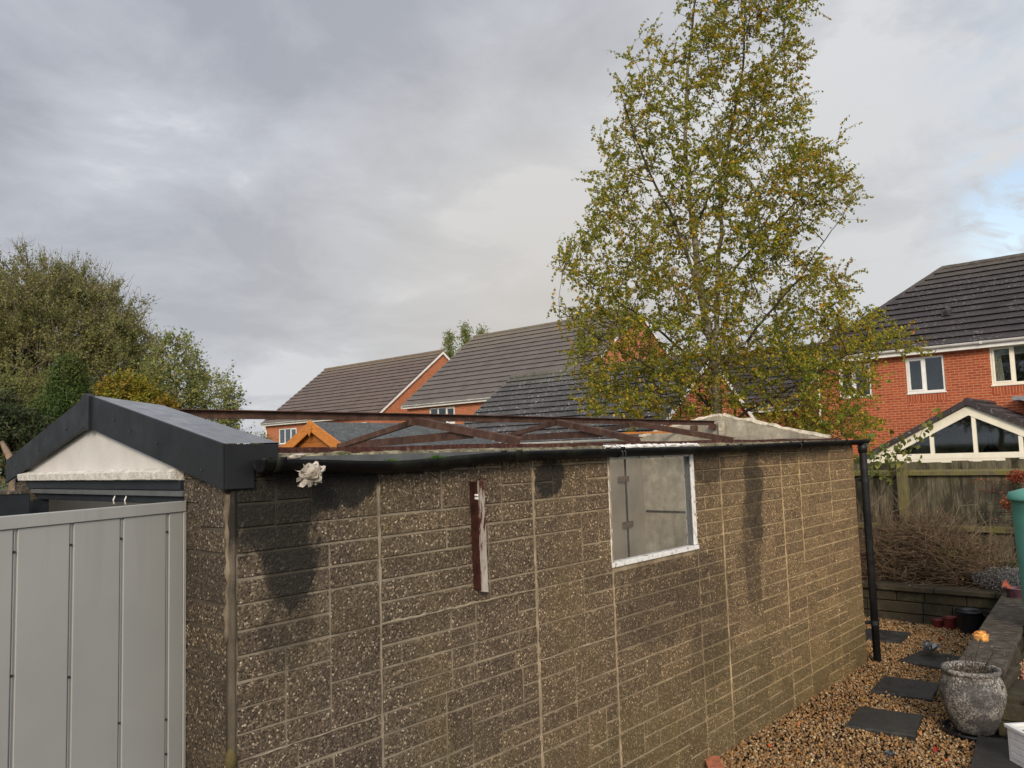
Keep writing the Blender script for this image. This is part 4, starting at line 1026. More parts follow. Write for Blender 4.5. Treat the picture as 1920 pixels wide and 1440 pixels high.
hl = gabled('brick_house', 'farthest orange-red brick house at the left with brown tiled gable roof', 31, 38.45, 51.5, 4.80, 36.2, 9.02,
       [(47.6, 49.8, 3.3, 4.35), (39.9, 41.9, 3.3, 4.35), (43.4, 45.0, 3.3, 4.35)], [(.34, .67), (.34, .67), (.5,)], 'brick_o', 'tile_l', .43)
mb = MB(); mb.tube([(30.72, 51.55, 4.6), (30.95, 51.35, 4.3), (30.95, 51.35, .1)], .045, 8); mb.build('downpipe', M['upvc'], hl)
hm = gabled('brick_house', 'orange-red brick house in the middle with large grey-brown gable roof', 30.6, 23.3, 35.55, 5.05, 36.4, 9.62,
       [(31.6, 33.65, 3.85, 4.78), (27.0, 28.5, 3.85, 4.78)], [(.34, .67), (.5,)], 'brick_o', 'tile_m', .52)
# low house with lichened dark roof
hd = gabled('low_brick_house', 'low building with lichen-speckled blue-black tiled roof left of the birch', 19.32, 12.0, 20.2, 2.4, 22.7, 4.96,
       [(13.2, 14.6, 1.0, 2.0), (17, 18.3, 1.0, 2.0)], [(.5,), (.5,)], 'brick', 'tile_d')
hb = gabled('brick_bungalow', 'single-storey red brick house half hidden behind the birch', 30.0, 12.2, 18.6, 3.55, 33.6, 6.2,
       [(13.5, 14.8, 1.4, 2.5)], [(.5,)], 'brick', 'tile_r')

# conservatory
X = 22.7
cs = empty('conservatory', (X, 4.88, 0), 'gable-fronted white conservatory with dark tiled roof against the right-hand house', 'conservatory')
pk, el, er, ez_ = (4.88, 3.02), 7.6, 2.16, 1.60
sl_ = (pk[1]-ez_)/(el-pk[0])
mb = MB()
roofplane(mb, (25.7, el+.1, ez_-.05), (X-.12, el+.1, ez_-.05), (X-.12, pk[0], pk[1]), (25.7, pk[0], pk[1]), .33, .03)
roofplane(mb, (X-.12, er-.1, ez_-.05), (25.7, er-.1, ez_-.05), (25.7, pk[0], pk[1]), (X-.12, pk[0], pk[1]), .33, .03)
for ye in (el+.12, er-.12): mb.prism([(X-.15, ye, ez_-.16), (X-.15, pk[0], pk[1]-.10), (X-.15, pk[0], pk[1]+.05), (X-.15, ye, ez_-.01)], (.05, 0, 0))
ridge(mb, (X-.12, pk[0], pk[1]+.01), (25.7, pk[0], pk[1]+.01), .07)
mb.build('roof', M['tile_r'], cs)
fr = MB(); wd_ = .24
for ye in (el, er):
    fr.prism([(X-.06, ye, ez_-.08), (X-.06, pk[0], pk[1]-.12), (X-.06, pk[0], pk[1]-.12-wd_), (X-.06, ye, ez_-.08-wd_)], (.09, 0, 0))
fr.box(X-.05, X+.05, er, el, 1.58, 1.72); fr.box(X-.045, X+.05, er, el, 1.53, 1.575)
for y in (5.77, 4.78, 3.80):
    zt = pk[1]-.12-wd_-abs(y-pk[0])*sl_+.01; fr.box(X-.045, X+.045, y-.045, y+.045, 1.72, zt)
for y0_, y1_ in ((7.35, 7.5), (6.05, 6.15), (5.25, 5.33), (3.9, 4.0), (2.16, 2.3)): fr.box(X-.04, X+.05, y0_, y1_, .6, 1.53)
fr.box(X-.04, X+.05, 5.3, 7.5, 1.46, 1.529); fr.box(X-.04, X+.05, 2.2, 4.95, 1.46, 1.529)
fr.build('frame', M['cream'], cs)
g_ = MB(); g_.prism([(X, el-.3, 1.7), (X, pk[0], pk[1]-.3), (X, er+.3, 1.7)], (.008, 0, 0)); g_.box(X, X+.008, er+.1, el-.1, .6, 1.5); g_.build('pane', M['pane'], cs)
g_ = MB(); g_.box(X-.02, X+.06, er, el, 0, .6); g_.box(X-.02, X+.055, 5.32, 5.0, .6, 1.529); g_.box(X-.02, X+.055, 3.75, 3.9, .6, 1.529)
for y in (er, el): g_.box(X+.061, 25.69, y-.05, y+.05, 0, 1.58)
g_.build('wall', M['brick'], cs)
g_ = MB(); g_.prism([(25.5, el-.06, .1), (25.5, el-.06, 1.5), (25.5, pk[0], pk[1]-.15), (25.5, er+.06, 1.5), (25.5, er+.06, .1)], (.05, 0, 0)); g_.box(X+.1, 25.5, er+.1, el-.1, .08, .1)
g_.build('interior', simple('olive_room', (.36, .34, .25), .9, .1, .2, 1.2, .1), cs)
g_ = MB(); g_.lathe((24.2, 4.75, 1.55), [(.05, .7), (.07, .35), (.3, 0), (.26, 0), (.05, .3)], 14); g_.tube([(24.2, 4.75, 2.2), (24.2, 4.75, 2.8)], .01, 5); g_.build('pendant_lamp', M['blackplastic'], cs)
b_ = MB(); b_.box(24.9, 25.66, 3.3, 4.3, 3.05, 3.16); b_.prism([(24.3, 2.4, 2.55), (24.3, 4.0, 3.02), (25.66, 4.0, 3.2), (25.66, 2.4, 2.7)], (0, 0, .03)); b_.build('lead_flashing', M['lead'], cs, bevel=.02)

# summerhouse
SX, SY, SZ = 8.05, 11.9, 2.69
sh = empty('summerhouse', (SX, SY, 0), 'orange timber summerhouse with grey felt roof and pointed gable end', 'shed')
k = math.tan(R(25.5)); hwid = 1.5; ez2 = SZ-hwid*k; XE = 11.7
mb = MB()
mb.prism([(SX+.1, SY-hwid+.15, 0), (SX+.1, SY+hwid-.15, 0), (SX+.1, SY+hwid-.15, ez2+.05), (SX+.1, SY, SZ-.08), (SX+.1, SY-hwid+.15, ez2+.05)], (.05, 0, 0))
for z in np.arange(.1, 2.6, .12):
    hw = min(hwid-.16, (SZ-.1-z)/k)
    if hw > .05: mb.box(SX+.088, SX+.0995, SY-hw, SY+hw, z, z+.108)
mb.box(SX+.15, XE-.1, SY-hwid+.15, SY-hwid+.2, 0, ez2+.02); mb.box(SX+.15, XE-.1, SY+hwid-.2, SY+hwid-.15, 0, ez2+.02); mb.box(XE-.15, XE-.1, SY-hwid+.2, SY+hwid-.2, 0, ez2)
mb.build('wall', M['orange_dark'], sh)
mb = MB()
for s_ in (-1, 1): mb.prism([(SX, SY+s_*hwid, ez2), (SX, SY, SZ), (SX, SY, SZ+.03), (SX, SY+s_*hwid, ez2+.03)], (XE-SX, 0, 0))
mb.build('roof', M['felt'], sh)
mb = MB()
for s_ in (-1, 1): mb = MB(); mb.prism([(SX-.03, SY+s_*(hwid+.02), ez2-.16), (SX-.03, SY+s_*(hwid+.02), ez2+.045), (SX-.03, SY, SZ+.055), (SX-.03, SY, SZ-.13)], (.028, 0, 0)); mb.build('barge_board', M['orange_wood'], sh, bevel=.003)
mb = MB(); mb.prism([(SX-.055, SY, SZ+.09), (SX-.055, SY-.075, SZ-.02), (SX-.055, SY-.06, SZ-.10), (SX-.055, SY, SZ-.22), (SX-.055, SY+.06, SZ-.10), (SX-.055, SY+.075, SZ-.02)], (.022, 0, 0)); mb.build('finial', M['orange_wood'], sh, bevel=.003)

# ------------------------------------------------------------------ fence, walls, slabs
FXX = 10.9
fe = empty('garden_fence', (FXX, 2, .4), 'weathered close-board timber fence with mossy posts behind the planting bed', 'fence')
mb = MB(); y = -3.0
while y < 8.5:
    wdt = rnd.uniform(.105, .135); top_ = 1.785+rnd.uniform(-.015, .02)+(.02 if y < 1.9 else 0)
    x_ = FXX+rnd.uniform(0, .006)
    mb.add([(x_, y, .3), (x_+.006, y+wdt+.012, .3), (x_+.006, y+wdt+.012, top_), (x_, y, top_+rnd.uniform(-.008, .008)), (x_+.02, y, .3), (x_+.014, y+wdt+.012, .3), (x_+.014, y+wdt+.012, top_), (x_+.02, y, top_)],
           [(1, 0, 3, 2), (4, 5, 6, 7), (0, 4, 7, 3), (5, 1, 2, 6), (3, 7, 6, 2)])
    y += wdt
mb.build('boards', M['fence'], fe)
for z in (1.655, .98):
    mb = MB(); mb.prism([(FXX-.001, -3, z-.04), (FXX-.05, -3, z-.03), (FXX-.05, -3, z+.015), (FXX-.001, -3, z+.04)], (0, 11.4, 0)); mb.build('rail', M['post'], fe)
for y in (3.12, .35, 6.0):
    mb = MB(); mb.box(FXX-.15, FXX-.052, y-.055, y+.055, .3, 1.80); mb.build('post', M['post'], fe, bevel=.006)
# retaining wall of stone blocks
rw = empty('retaining_wall', (9.85, 2, 0), 'low mossy block retaining wall at the far end of the gravel path', 'wall')
mb = MB(); mb.box(9.9, 10.05, 1.4, 9, -.02, .36)
for z0_, h_ in ((-.02, .125), (.11, .125), (.24, .115)):
    y = 1.42-rnd.uniform(0, .2)
    while y < 9:
        wdt = rnd.choice((.3, .42, .45, .6)); o_ = rnd.uniform(0, .012)
        mb.box(9.855+o_, 9.9, max(1.42, y+.004), y+wdt-.004, z0_+.003, z0_+h_-.003); y += wdt
mb.build('blocks', M['stone'], rw, bevel=.006)
mb = MB(); y = 1.40
while y < 9: mb.box(9.81+rnd.uniform(-.006, .006), 10.08, y+.003, y+.597, .362+rnd.uniform(-.002, .002), .418); y += .6
mb.build('coping', M['stone'], rw, bevel=.008)
# low side wall with coping, running towards the camera
lw_ = empty('garden_wall', (6.5, 1.5, 0), 'low stone garden wall with grooved coping beside the gravel path', 'wall')
mb = MB()
def wally(x): return 1.34+(x-6.4)*.092
for z0_, z1_ in ((-.02, .12), (.125, .25), (.255, .37)):
    x = 6.5
    while x < 9.8:
        l_ = rnd.choice((.3, .4, .5)); x2 = min(9.85, x+l_)
        yy = wally(x)+.1; mb.box(x+.004, x2-.004, yy-.1+rnd.uniform(-.006, .006), yy+.12+rnd.uniform(-.006, .006), z0_, z1_-.004); x = x2
mb.box(6.42, 6.8, -1.5, 1.36, -.02, .13); mb.box(6.40, 6.82, -1.5, 1.40, .134, .25)
mb.build('blocks', M['stone'], lw_, bevel=.01)
mb = MB(); x = 6.62
while x < 9.8:
    x2 = min(9.84, x+.6); yy = wally(x)
    mb.prism([(x+.003, yy-.03, .372), (x2-.003, wally(x2)-.03, .372), (x2-.003, wally(x2)+.28, .372), (x+.003, yy+.28, .372)], (0, 0, .05)); x = x2
mb.build('coping', M['copingtop'], lw_, bevel=.008)
mb = MB(); mb.box(6.36, 6.98, 1.30, 1.62, .30, .372); mb.box(6.42, 6.92, 1.12, 1.60, .12, .297); mb.box(6.34, 6.75, .6, 1.15, .255, .315)
mb.build('end_stone', M['stone'], lw_, bevel=.02, segs=3)
# stepping slabs
def slab_mesh():
    m_ = MB(); n = 10; vs = []; fs = []
    rr = random.Random(4)
    ring = []
    for i in range(n): ring.append((-.25+.5*i/n, -.225))
    for i in range(n): ring.append((.25, -.225+.45*i/n))
    for i in range(n): ring.append((.25-.5*i/n, .225))
    for i in range(n): ring.append((-.25, .225-.45*i/n))
    ring = [(x+rr.uniform(-.005, .005), y+rr.uniform(-.005, .005)) for x, y in ring]
    k = len(ring)
    vs = [(x, y, -.01) for x, y in ring]+[(x, y, .026) for x, y in ring]+[(x*.97, y*.97, .034) for x, y in ring]
    for l in range(2):
        for i in range(k): j = (i+1) % k; fs.append((l*k+i, l*k+j, (l+1)*k+j, (l+1)*k+i))
    fs.append(tuple(range(2*k, 3*k))); m_.add(vs, fs); return m_
first = slab_mesh().build('stepping_slab', M['slab'], loc=(0, 0, 0))
S_ = [((6.26, 2.05, 0), 8, 'dark slate stepping slab nearest the camera on the gravel'), ((7.20, 2.17, 0), 6, 'dark stepping slab second from the camera beside the urn rim'),
      ((8.25, 2.22, 0), -8, 'dark stepping slab third from the camera, left of the garden wall end'), ((8.98, 2.90, 0), 4, 'mossy stepping slab farthest away, just right of the downpipe')]
for i, (lc, a, lab) in enumerate(S_):
    o = first if i == 0 else first.copy()
    if i: col.objects.link(o)
    o.location = lc; o.rotation_euler = (0, 0, R(a)); tag(o, lab, 'paving slab', 'dark stepping slabs in the gravel')
mb = MB(); mb.box(5.2, 6.30, .55, 1.40, 0, .045)
o = mb.build('paving_slab', M['slab'], loc=(5.9, 1.2, 0), bevel=.006); o.rotation_euler = (0, 0, R(8)); tag(o, 'large dark paving slab under the white trough in the bottom right corner', 'paving slab')

# urn, saucer, rose
UX, UY = 6.42, 1.50
mb = MB(); mb.lathe((UX, UY, .012), [(.0, .0), (.19, .0), (.212, .006), (.218, .03), (.208, .032), (.2, .012), (.0, .010)], 48)
o = mb.build('pot_saucer', M['blackplastic'], loc=(UX, UY, .012), smooth=True); tag(o, 'round black saucer under the speckled urn', 'saucer')
prof = [(.0, 0), (.115, 0), (.125, .008), (.150, .06), (.185, .14), (.208, .22), (.212, .27), (.203, .325), (.185, .365), (.172, .385), (.170, .395), (.186, .402), (.190, .415), (.186, .428), (.172, .432), (.158, .425), (.155, .40), (.172, .36), (.185, .32), (.1, .31), (.0, .312)]
mb = MB(); mb.lathe((UX, UY, .026), prof, 64)
urn = mb.build('stone_urn', M['urn'], loc=(UX, UY, .026), smooth=True); tag(urn, 'round speckled grey stone urn planter with rolled rim', 'planter')
rose = empty('rose_bush', (UX, UY, .33), 'thin brown rose stems in the urn with one orange-yellow bloom', 'plant')
mb = MB()
def curve(a, b, bulge, n=7):
    a, b = V3(a), V3(b); return [a.lerp(b, i/n)+V3(bulge)*math.sin(math.pi*i/n) for i in range(n+1)]
tips = [at(1775, 1235, 0, UX+.02), at(1798, 1237, 0, UX+.05), at(1812, 1222, 0, UX), at(1822, 1232, 0, UX-.04), at(1838, 1250, 0, UX+.06), at(1858, 1232, 0, UX-.02), at(1864, 1222, 0, UX+.02), at(1790, 1245, 0, UX+.1), at(1846, 1243, 0, UX+.02)]
for i, tp in enumerate(tips):
    bs = (UX+rnd.uniform(-.05, .05), UY+rnd.uniform(-.05, .05), .33)
    mb.tube(curve(bs, tp, (rnd.uniform(-.02, .02), rnd.uniform(-.02, .02), 0)), .0032, 5, r1=.0016)
    for q in range(3):
        s_ = V3(bs).lerp(V3(tp), rnd.uniform(.5, .95)); mb.tube([s_, s_+V3((rnd.uniform(-.03, .03), rnd.uniform(-.04, .04), rnd.uniform(.02, .05)))], .0012, 4)
fl = V3(at(1840, 1197, 0, UX))
mb.tube(curve((UX, UY-.02, .33), fl, (.0, .02, 0)), .003, 5, r1=.002)
mb.build('stems', M['stem'], rose)
C_ = np.array(tips)[nr.integers(0, len(tips), 46)]+nr.normal(size=(46, 3))*[.03, .03, .025]
leaves('leaves', C_, .022, M['cotleaf'], rose)
mb = MB()
for ring_, (rr_, n_, el_) in enumerate(((.006, 4, 80), (.013, 6, 66), (.020, 8, 48), (.026, 9, 28))):
    for i in range(n_):
        a = 2*math.pi*(i+.5*ring_)/n_+rnd.uniform(-.2, .2); e_ = R(el_+22+rnd.uniform(-8, 8)); r0_ = rr_*.6
        o_ = fl+V3((math.cos(a)*r0_, math.sin(a)*r0_, -.012)); dr_ = V3((math.cos(a)*math.cos(e_), math.sin(a)*math.cos(e_), math.sin(e_))); sd_ = V3((-math.sin(a), math.cos(a), 0)); L_ = .052
        vs = []
        for u_ in (0, .4, .8, 1):
            wv = .026*math.sin(math.pi*(.15+.75*u_)); bend = dr_*L_*u_+V3((math.cos(a), math.sin(a), 0))*(.006*u_*u_)
            for s_ in (-1, 0, 1): vs.append(o_+bend+sd_*wv*s_-V3((math.cos(a), math.sin(a), 0))*abs(s_)*.004)
        mb.add(vs, [(q*3+p_, q*3+p_+1, q*3+p_+4, q*3+p_+3) for q in range(3) for p_ in range(2)])
for (th_, ph_) in [(rnd.uniform(0, 6.28), rnd.uniform(.1, 2.0)) for _ in range(34)]:
    n_p = V3((math.sin(ph_)*math.cos(th_), math.sin(ph_)*math.sin(th_), math.cos(ph_))); u_p = n_p.cross(V3((.3, .2, 1))).normalized(); v_p = n_p.cross(u_p); c_p = fl+V3((0, 0, .008))+n_p*rnd.uniform(.034, .044); s_p = rnd.uniform(.018, .027)
    mb.add([c_p+u_p*s_p+n_p*.002, c_p+v_p*s_p-n_p*.003, c_p-u_p*s_p+n_p*.004, c_p-v_p*s_p-n_p*.003, c_p+n_p*.004], [(0, 1, 4), (1, 2, 4), (2, 3, 4), (3, 0, 4)])
mb.build('flower', M['petal'], rose, smooth=True)
# white trough
tr_ = V3(at(1893, 1424, 2, .05)); ang = R(-33)
mb = MB(); d1 = V3((math.cos(R(-118)), math.sin(R(-118)), 0)); d1 = (V3(at(1960, 1462, 2, .05))-tr_); d1.z = 0; d1.normalize(); d2 = V3((-d1.y, d1.x, 0))
if d2.x < 0: d2 = -d2
def tbox(mb, a0, a1, b0, b1, z0, z1, fl_=0.0):
    vs = []
    for a_, b_2 in ((a0, b0), (a1, b0), (a1, b1), (a0, b1)):
        p = tr_+d1*a_+d2*b_2; vs.append((p.x, p.y, z0))
    for a_, b_2 in ((a0-fl_, b0-fl_), (a1+fl_, b0-fl_), (a1+fl_, b1+fl_), (a0-fl_, b1+fl_)):
        p = tr_+d1*a_+d2*b_2; vs.append((p.x, p.y, z1))
    mb.add(vs, [(0, 3, 2, 1), (4, 5, 6, 7), (0, 1, 5, 4), (1, 2, 6, 5), (2, 3, 7, 6), (3, 0, 4, 7)])
L1, L2, TZ = .62, .25, .045
trough = empty('planter_trough', tr_, 'white slatted rectangular planter trough in the bottom right corner', 'planter')
mb = MB()
tbox(mb, 0, L1, 0, .012, TZ, TZ+.20); tbox(mb, 0, L1, L2-.012, L2, TZ, TZ+.20); tbox(mb, 0, .012, .0125, L2-.0125, TZ, TZ+.20); tbox(mb, L1-.012, L1, .0125, L2-.0125, TZ, TZ+.20)
for z in (.03, .07, .11, .15): tbox(mb, .03, L1-.03, -.004, -.0005, TZ+z, TZ+z+.034); tbox(mb, -.004, -.0005, .03, L2-.03, TZ+z, TZ+z+.034)
mb.build('box', M['whitetrough'], trough, bevel=.002)
mb = MB(); tbox(mb, -.012, L1+.012, -.012, .016, TZ+.201, TZ+.222); tbox(mb, -.012, L1+.012, L2-.016, L2+.012, TZ+.201, TZ+.222); tbox(mb, -.012, .016, .0165, L2-.0165, TZ+.201, TZ+.222); tbox(mb, L1-.016, L1+.012, .0165, L2-.0165, TZ+.201, TZ+.222)
mb.build('rim', M['whitetrough'], trough, bevel=.003)
mb = MB(); tbox(mb, .013, L1-.013, .013, L2-.013, TZ+.02, TZ+.185); mb.build('soil', M['moss'], trough)
mb = MB()
for k in range(22):
    p = tr_+d1*rnd.uniform(.03, .5)+d2*rnd.uniform(.04, .2); p.z = TZ+.18
    mb.tube(curve(p, p+V3((rnd.uniform(-.02, .02), rnd.uniform(-.02, .02), rnd.uniform(.03, .09))), (.005, 0, 0), 3), .0018, 4)
mb.build('sprouts', M['shrubgreen'], trough)
# pots by the retaining wall
def pot(name, c, r0, r1, hh, mat, label, cat='plant pot', tilt=0, group=None):
    mb = MB(); mb.lathe((0, 0, 0), [(0, .004), (r0, 0), (r0*1.01, .01), (r1*.97, hh*.86), (r1*.975, hh*.87), (r1*1.03, hh*.88), (r1*1.04, hh), (r1*.96, hh), (r1*.93, hh*.88), (r0*.9, .02), (0, .02)], 32)
    o = mb.build(name, M[mat], loc=(0, 0, 0), smooth=True); o.location = c; o.rotation_euler = (tilt, 0, 0); return tag(o, label, cat, group)
pot('bucket', (9.66, 2.22, 0), .10, .135, .25, 'blackplastic', 'black plastic bucket standing left of the other black tub', 'bucket')
pot('plastic_tub', (9.62, 1.93, 0), .10, .15, .24, 'blackplastic', 'black plastic tub between the black bucket and the garden wall', 'tub')
pot('plant_pot', (9.74, 2.44, 0), .05, .07, .14, 'redplastic', 'dull red plastic pot beside the black bucket', group=None)
pot('plant_pot', (9.79, 2.57, 0), .045, .06, .09, 'redplastic', 'smallest dark red pot, leftmost by the retaining wall')
pot('plant_pot', (9.66, 1.78, .40), .07, .10, .12, 'purpleplastic', 'dull purple pot on top of the wall corner')
mb = MB(); p = V3((9.70, 1.86, .50)); mb.add([p+V3(q) for q in ((0, -.04, 0), (0, .05, 0), (.02, .035, .07), (.02, .012, .085), (.012, 0, 0), (.02, -.01, .02))], [(0, 1, 2), (0, 2, 3), (1, 0, 4), (4, 0, 5), (0, 3, 5)])
o = mb.build('pot_shard', M['terracotta'], loc=p); s_ = o.modifiers.new('t', 'SOLIDIFY'); s_.thickness = .008; tag(o, 'broken terracotta shard sticking out of the purple pot', 'pot shard')
mb = MB(); mb.box(-.1, .1, -.05, .05, 0, .06); o = mb.build('loose_brick', M['brickloose'], bevel=.004); p = at(1322, 1436, 2, .0); o.location = (p[0]-.02, p[1]-.075, -.01); o.rotation_euler = (0, 0, R(35)); tag(o, 'loose orange brick lying at the foot of the garage wall', 'brick')
p = at(1840, 1068, 0, 10.4)
mb = MB(); mb.prism([(p[0], p[1]-.05, p[2]-.09), (p[0], p[1]+.05, p[2]-.09), (p[0], p[1]+.035, p[2]+.06), (p[0], p[1]+.0, p[2]+.085), (p[0], p[1]-.045, p[2]+.06)], (.02, 0, 0))
o = mb.build('stone_ornament', M['whitestone'], loc=p, bevel=.006); tag(o, 'small pale upright stone among the plants in the bed', 'ornament')

# teal water butt
bp = V3(at(1914, 1168, 0, 8.25)); rB, rT = .27, .315
ax_ = V3((0, -1, 0)); base_c = V3((8.25, bp.y-rB*1.18, .2))
ztop = at(1900, 922, 0, 8.25)[2]
mb = MB(); hB = ztop-.2
mb.lathe((base_c.x, base_c.y, .2), [(0, 0), (rB, 0), (rB+.005, .02)]+[(rB+(rT-rB)*t_/10, hB*t_/10*.94) for t_ in range(1, 11)]+[(rT+.006, hB*.945), (rT+.006, hB*.96)], 48)
wb = mb.build('water_butt', M['teal'], loc=(base_c.x, base_c.y, .2), smooth=True); tag(wb, 'tall teal plastic water butt cut by the right edge', 'water butt')
mb = MB(); mb.lathe((base_c.x, base_c.y, .2), [(rT+.004, hB*.955), (rT+.024, hB*.95), (rT+.026, hB*.965), (rT+.01, hB), (rT*.7, hB+.03), (0, hB+.04)], 48); mb.build('lid', M['teal'], wb, smooth=True)
# ------------------------------------------------------------------ trees
def in_poly(pts, poly):
    x, y = pts[:, 0], pts[:, 1]; c = np.zeros(len(pts), bool); n = len(poly); j = n-1
    for i in range(n):
        xi, yi = poly[i]; xj, yj = poly[j]
        if yi != yj: c ^= ((yi > y) != (yj > y)) & (x < (xj-xi)*(y-yi)/(yj-yi)+xi)
        j = i
    return c
class Skel:
    def __init__(s): s.p = []; s.par = []; s.fix = {}
    def chain(s, pts, par=-1, r0=None, r1=None, sub=4):
        pts = [V3(p) for p in pts]; last = par
        if par < 0: s.p.append(np.array(pts[0])); s.par.append(-1); last = len(s.p)-1
        if r0: s.fix[last] = r0 if par < 0 else s.fix.get(last, r0)
        tot = (len(pts)-1)*sub; q = 0
        for i in range(len(pts)-1):
            for k in range(1, sub+1):
                q += 1; s.p.append(np.array(pts[i].lerp(pts[i+1], k/sub))+nr.normal(size=3)*.012); s.par.append(last); last = len(s.p)-1
                if r0: s.fix[last] = r0+(r1-r0)*q/tot
        return last
    def nearest(s, p): return int(np.argmin(np.linalg.norm(np.array(s.p)-np.array(p), axis=1)))
    def grow(s, at_, pen=.9, seglen=.35, jit=.03, sag=0.0):
        base = np.array(s.p); d0 = np.array([np.linalg.norm(base-a, axis=1).min() for a in at_]); tips = []
        P_ = np.zeros((len(base)+len(at_)*12, 3)); P_[:len(base)] = base; n = len(base)
        for a in at_[np.argsort(d0)]:
            df = P_[:n]-a; hd = np.hypot(df[:, 0], df[:, 1]); d = np.linalg.norm(df, axis=1)
            j = int(np.argmin(d+pen*np.maximum(0, df[:, 2]+.35*hd))); L_ = d[j]; k = min(10, max(1, int(round(L_/seglen)))); last = j; p0 = P_[j].copy()
            for i in range(1, k+1):
                t_ = i/k; q = p0+(a-p0)*t_; q[2] += -.10*L_*math.sin(math.pi*t_)*(-1 if sag else 1)*.6
                if i < k: q += nr.normal(size=3)*jit
                P_[n] = q; s.par.append(last); last = n; n += 1
            tips.append(last)
        s.p = [P_[i] for i in range(n)]; s.tips = tips
    def mesh(s, name, mat, parent, rtip=.004, power=2.4, rmin=.003, sides=5, thin=None):
        n = len(s.p); P_ = np.array(s.p); acc = np.zeros(n); kids = np.zeros(n, int)
        for i in range(n):
            if s.par[i] >= 0: kids[s.par[i]] += 1
        for i in range(n-1, -1, -1):
            if kids[i] == 0: acc[i] = rtip**power
            if s.par[i] >= 0: acc[s.par[i]] += acc[i]
        r = acc**(1/power)
        for i, v in s.fix.items(): r[i] = max(r[i]*.0+v, rtip)
        # never thicker than the parent
        for i in range(n):
            if s.par[i] >= 0: r[i] = min(r[i], r[s.par[i]])
        s.r = r
        ch = np.array([i for i in range(n) if s.par[i] >= 0]); pa = np.array([s.par[i] for i in ch])
        a, b = P_[pa], P_[ch]; d = b-a; L_ = np.linalg.norm(d, axis=1)+1e-9; d = d/L_[:, None]
        ref = np.where(np.abs(d[:, 2:3]) > .9, np.array([[1., 0, 0]]), np.array([[0, 0, 1.]])); u = np.cross(d, ref); u /= np.linalg.norm(u, axis=1)[:, None]; v = np.cross(d, u)
        ra = np.minimum(r[pa], r[ch]*1.5)[:, None]; rb = r[ch][:, None]; vs = []
        for (c_, rr_) in ((a-d*ra*.3, ra), (b, rb)):
            for k in range(sides): an = 2*math.pi*k/sides; vs.append(c_+(u*math.cos(an)+v*math.sin(an))*rr_)
        V_ = np.stack(vs, 1).reshape(-1, 3); m_ = len(ch)
        f = np.array([[k, (k+1) % sides, sides+(k+1) % sides, sides+k] for k in range(sides)])
        F_ = (f[None]+2*sides*np.arange(m_)[:, None, None]).reshape(-1, 4)
        mi = None
        if thin: mat = [mat, thin]; mi = np.repeat((r[ch] < .024).astype(int), sides)
        return raw(name, V_, F_, mat, parent, smooth=True, mi=mi)
def twigs(pts, dirs, length, bend, segs, spread):
    """fine curved shoots from pts along dirs, curving towards bend; returns polylines (n, segs+1, 3)"""
    n = len(pts); d = dirs+nr.normal(size=(n, 3))*spread; d /= np.linalg.norm(d, axis=1)[:, None]; L_ = (length*nr.uniform(.5, 1.3, n))[:, None]
    out = [pts]; p = pts.copy()
    for i in range(segs):
        d = d+bend*(.9/segs)+nr.normal(size=(n, 3))*.10; d /= np.linalg.norm(d, axis=1)[:, None]; p = p+d*L_/segs; out.append(p.copy())
    return np.stack(out, 1)
def polymesh(name, PL, r0, r1, mat, parent, sides=3):
    n, k, _ = PL.shape; a = PL[:, :-1].reshape(-1, 3); b = PL[:, 1:].reshape(-1, 3)
    d = b-a; d /= np.linalg.norm(d, axis=1)[:, None]+1e-9; ref = np.where(np.abs(d[:, 2:3]) > .9, np.array([[1., 0, 0]]), np.array([[0, 0, 1.]])); u = np.cross(d, ref); u /= np.linalg.norm(u, axis=1)[:, None]; v = np.cross(d, u)
    t0 = np.tile(np.arange(k-1)/(k-1), n)[:, None]; t1 = np.tile((np.arange(k-1)+1)/(k-1), n)[:, None]; ra = r0+(r1-r0)*t0; rb = r0+(r1-r0)*t1; vs = []
    for c_, rr_ in ((a, ra), (b, rb)):
        for q in range(sides): an = 2*math.pi*q/sides; vs.append(c_+(u*math.cos(an)+v*math.sin(an))*rr_)
    V_ = np.stack(vs, 1).reshape(-1, 3); f = np.array([[q, (q+1) % sides, sides+(q+1) % sides, sides+q] for q in range(sides)])
    return raw(name, V_, (f[None]+2*sides*np.arange(len(a))[:, None, None]).reshape(-1, 4), mat, parent)

# --- the silver birch, blown to the right
BD = 13.0
def bpx(px, py, off=0.0): return dp(px, py, BD+off)
birch_poly = [(1268, 25), (1300, -40), (1330, -120), (1440, -150), (1520, -90), (1500, -20), (1528, 14), (1490, 40), (1500, 100), (1492, 165), (1512, 200), (1495, 260), (1520, 280), (1560, 250), (1600, 262), (1570, 285), (1540, 300),
 (1585, 330), (1606, 382), (1560, 390), (1566, 425), (1500, 432), (1478, 445), (1500, 478), (1560, 486), (1592, 525), (1585, 560), (1560, 590), (1600, 600), (1640, 560), (1712, 545), (1650, 590), (1640, 612), (1715, 635), (1700, 665), (1640, 662), (1620, 720), (1640, 800), (1600, 830), (1540, 822), (1480, 800),
 (1400, 775), (1340, 770), (1290, 785), (1215, 790), (1120, 775), (1088, 745), (1100, 700), (1060, 655), (1100, 615), (1028, 590), (1032, 562), (1090, 568), (1118, 545), (1085, 530), (1046, 510), (1048, 470), (1095, 452), (1098, 410), (1118, 372), (1106, 350), (1128, 300),
 (1132, 240), (1146, 200), (1150, 140), (1172, 150), (1182, 95), (1200, 66), (1245, 62), (1250, 110), (1290, 95), (1286, 60)]
sk = Skel()
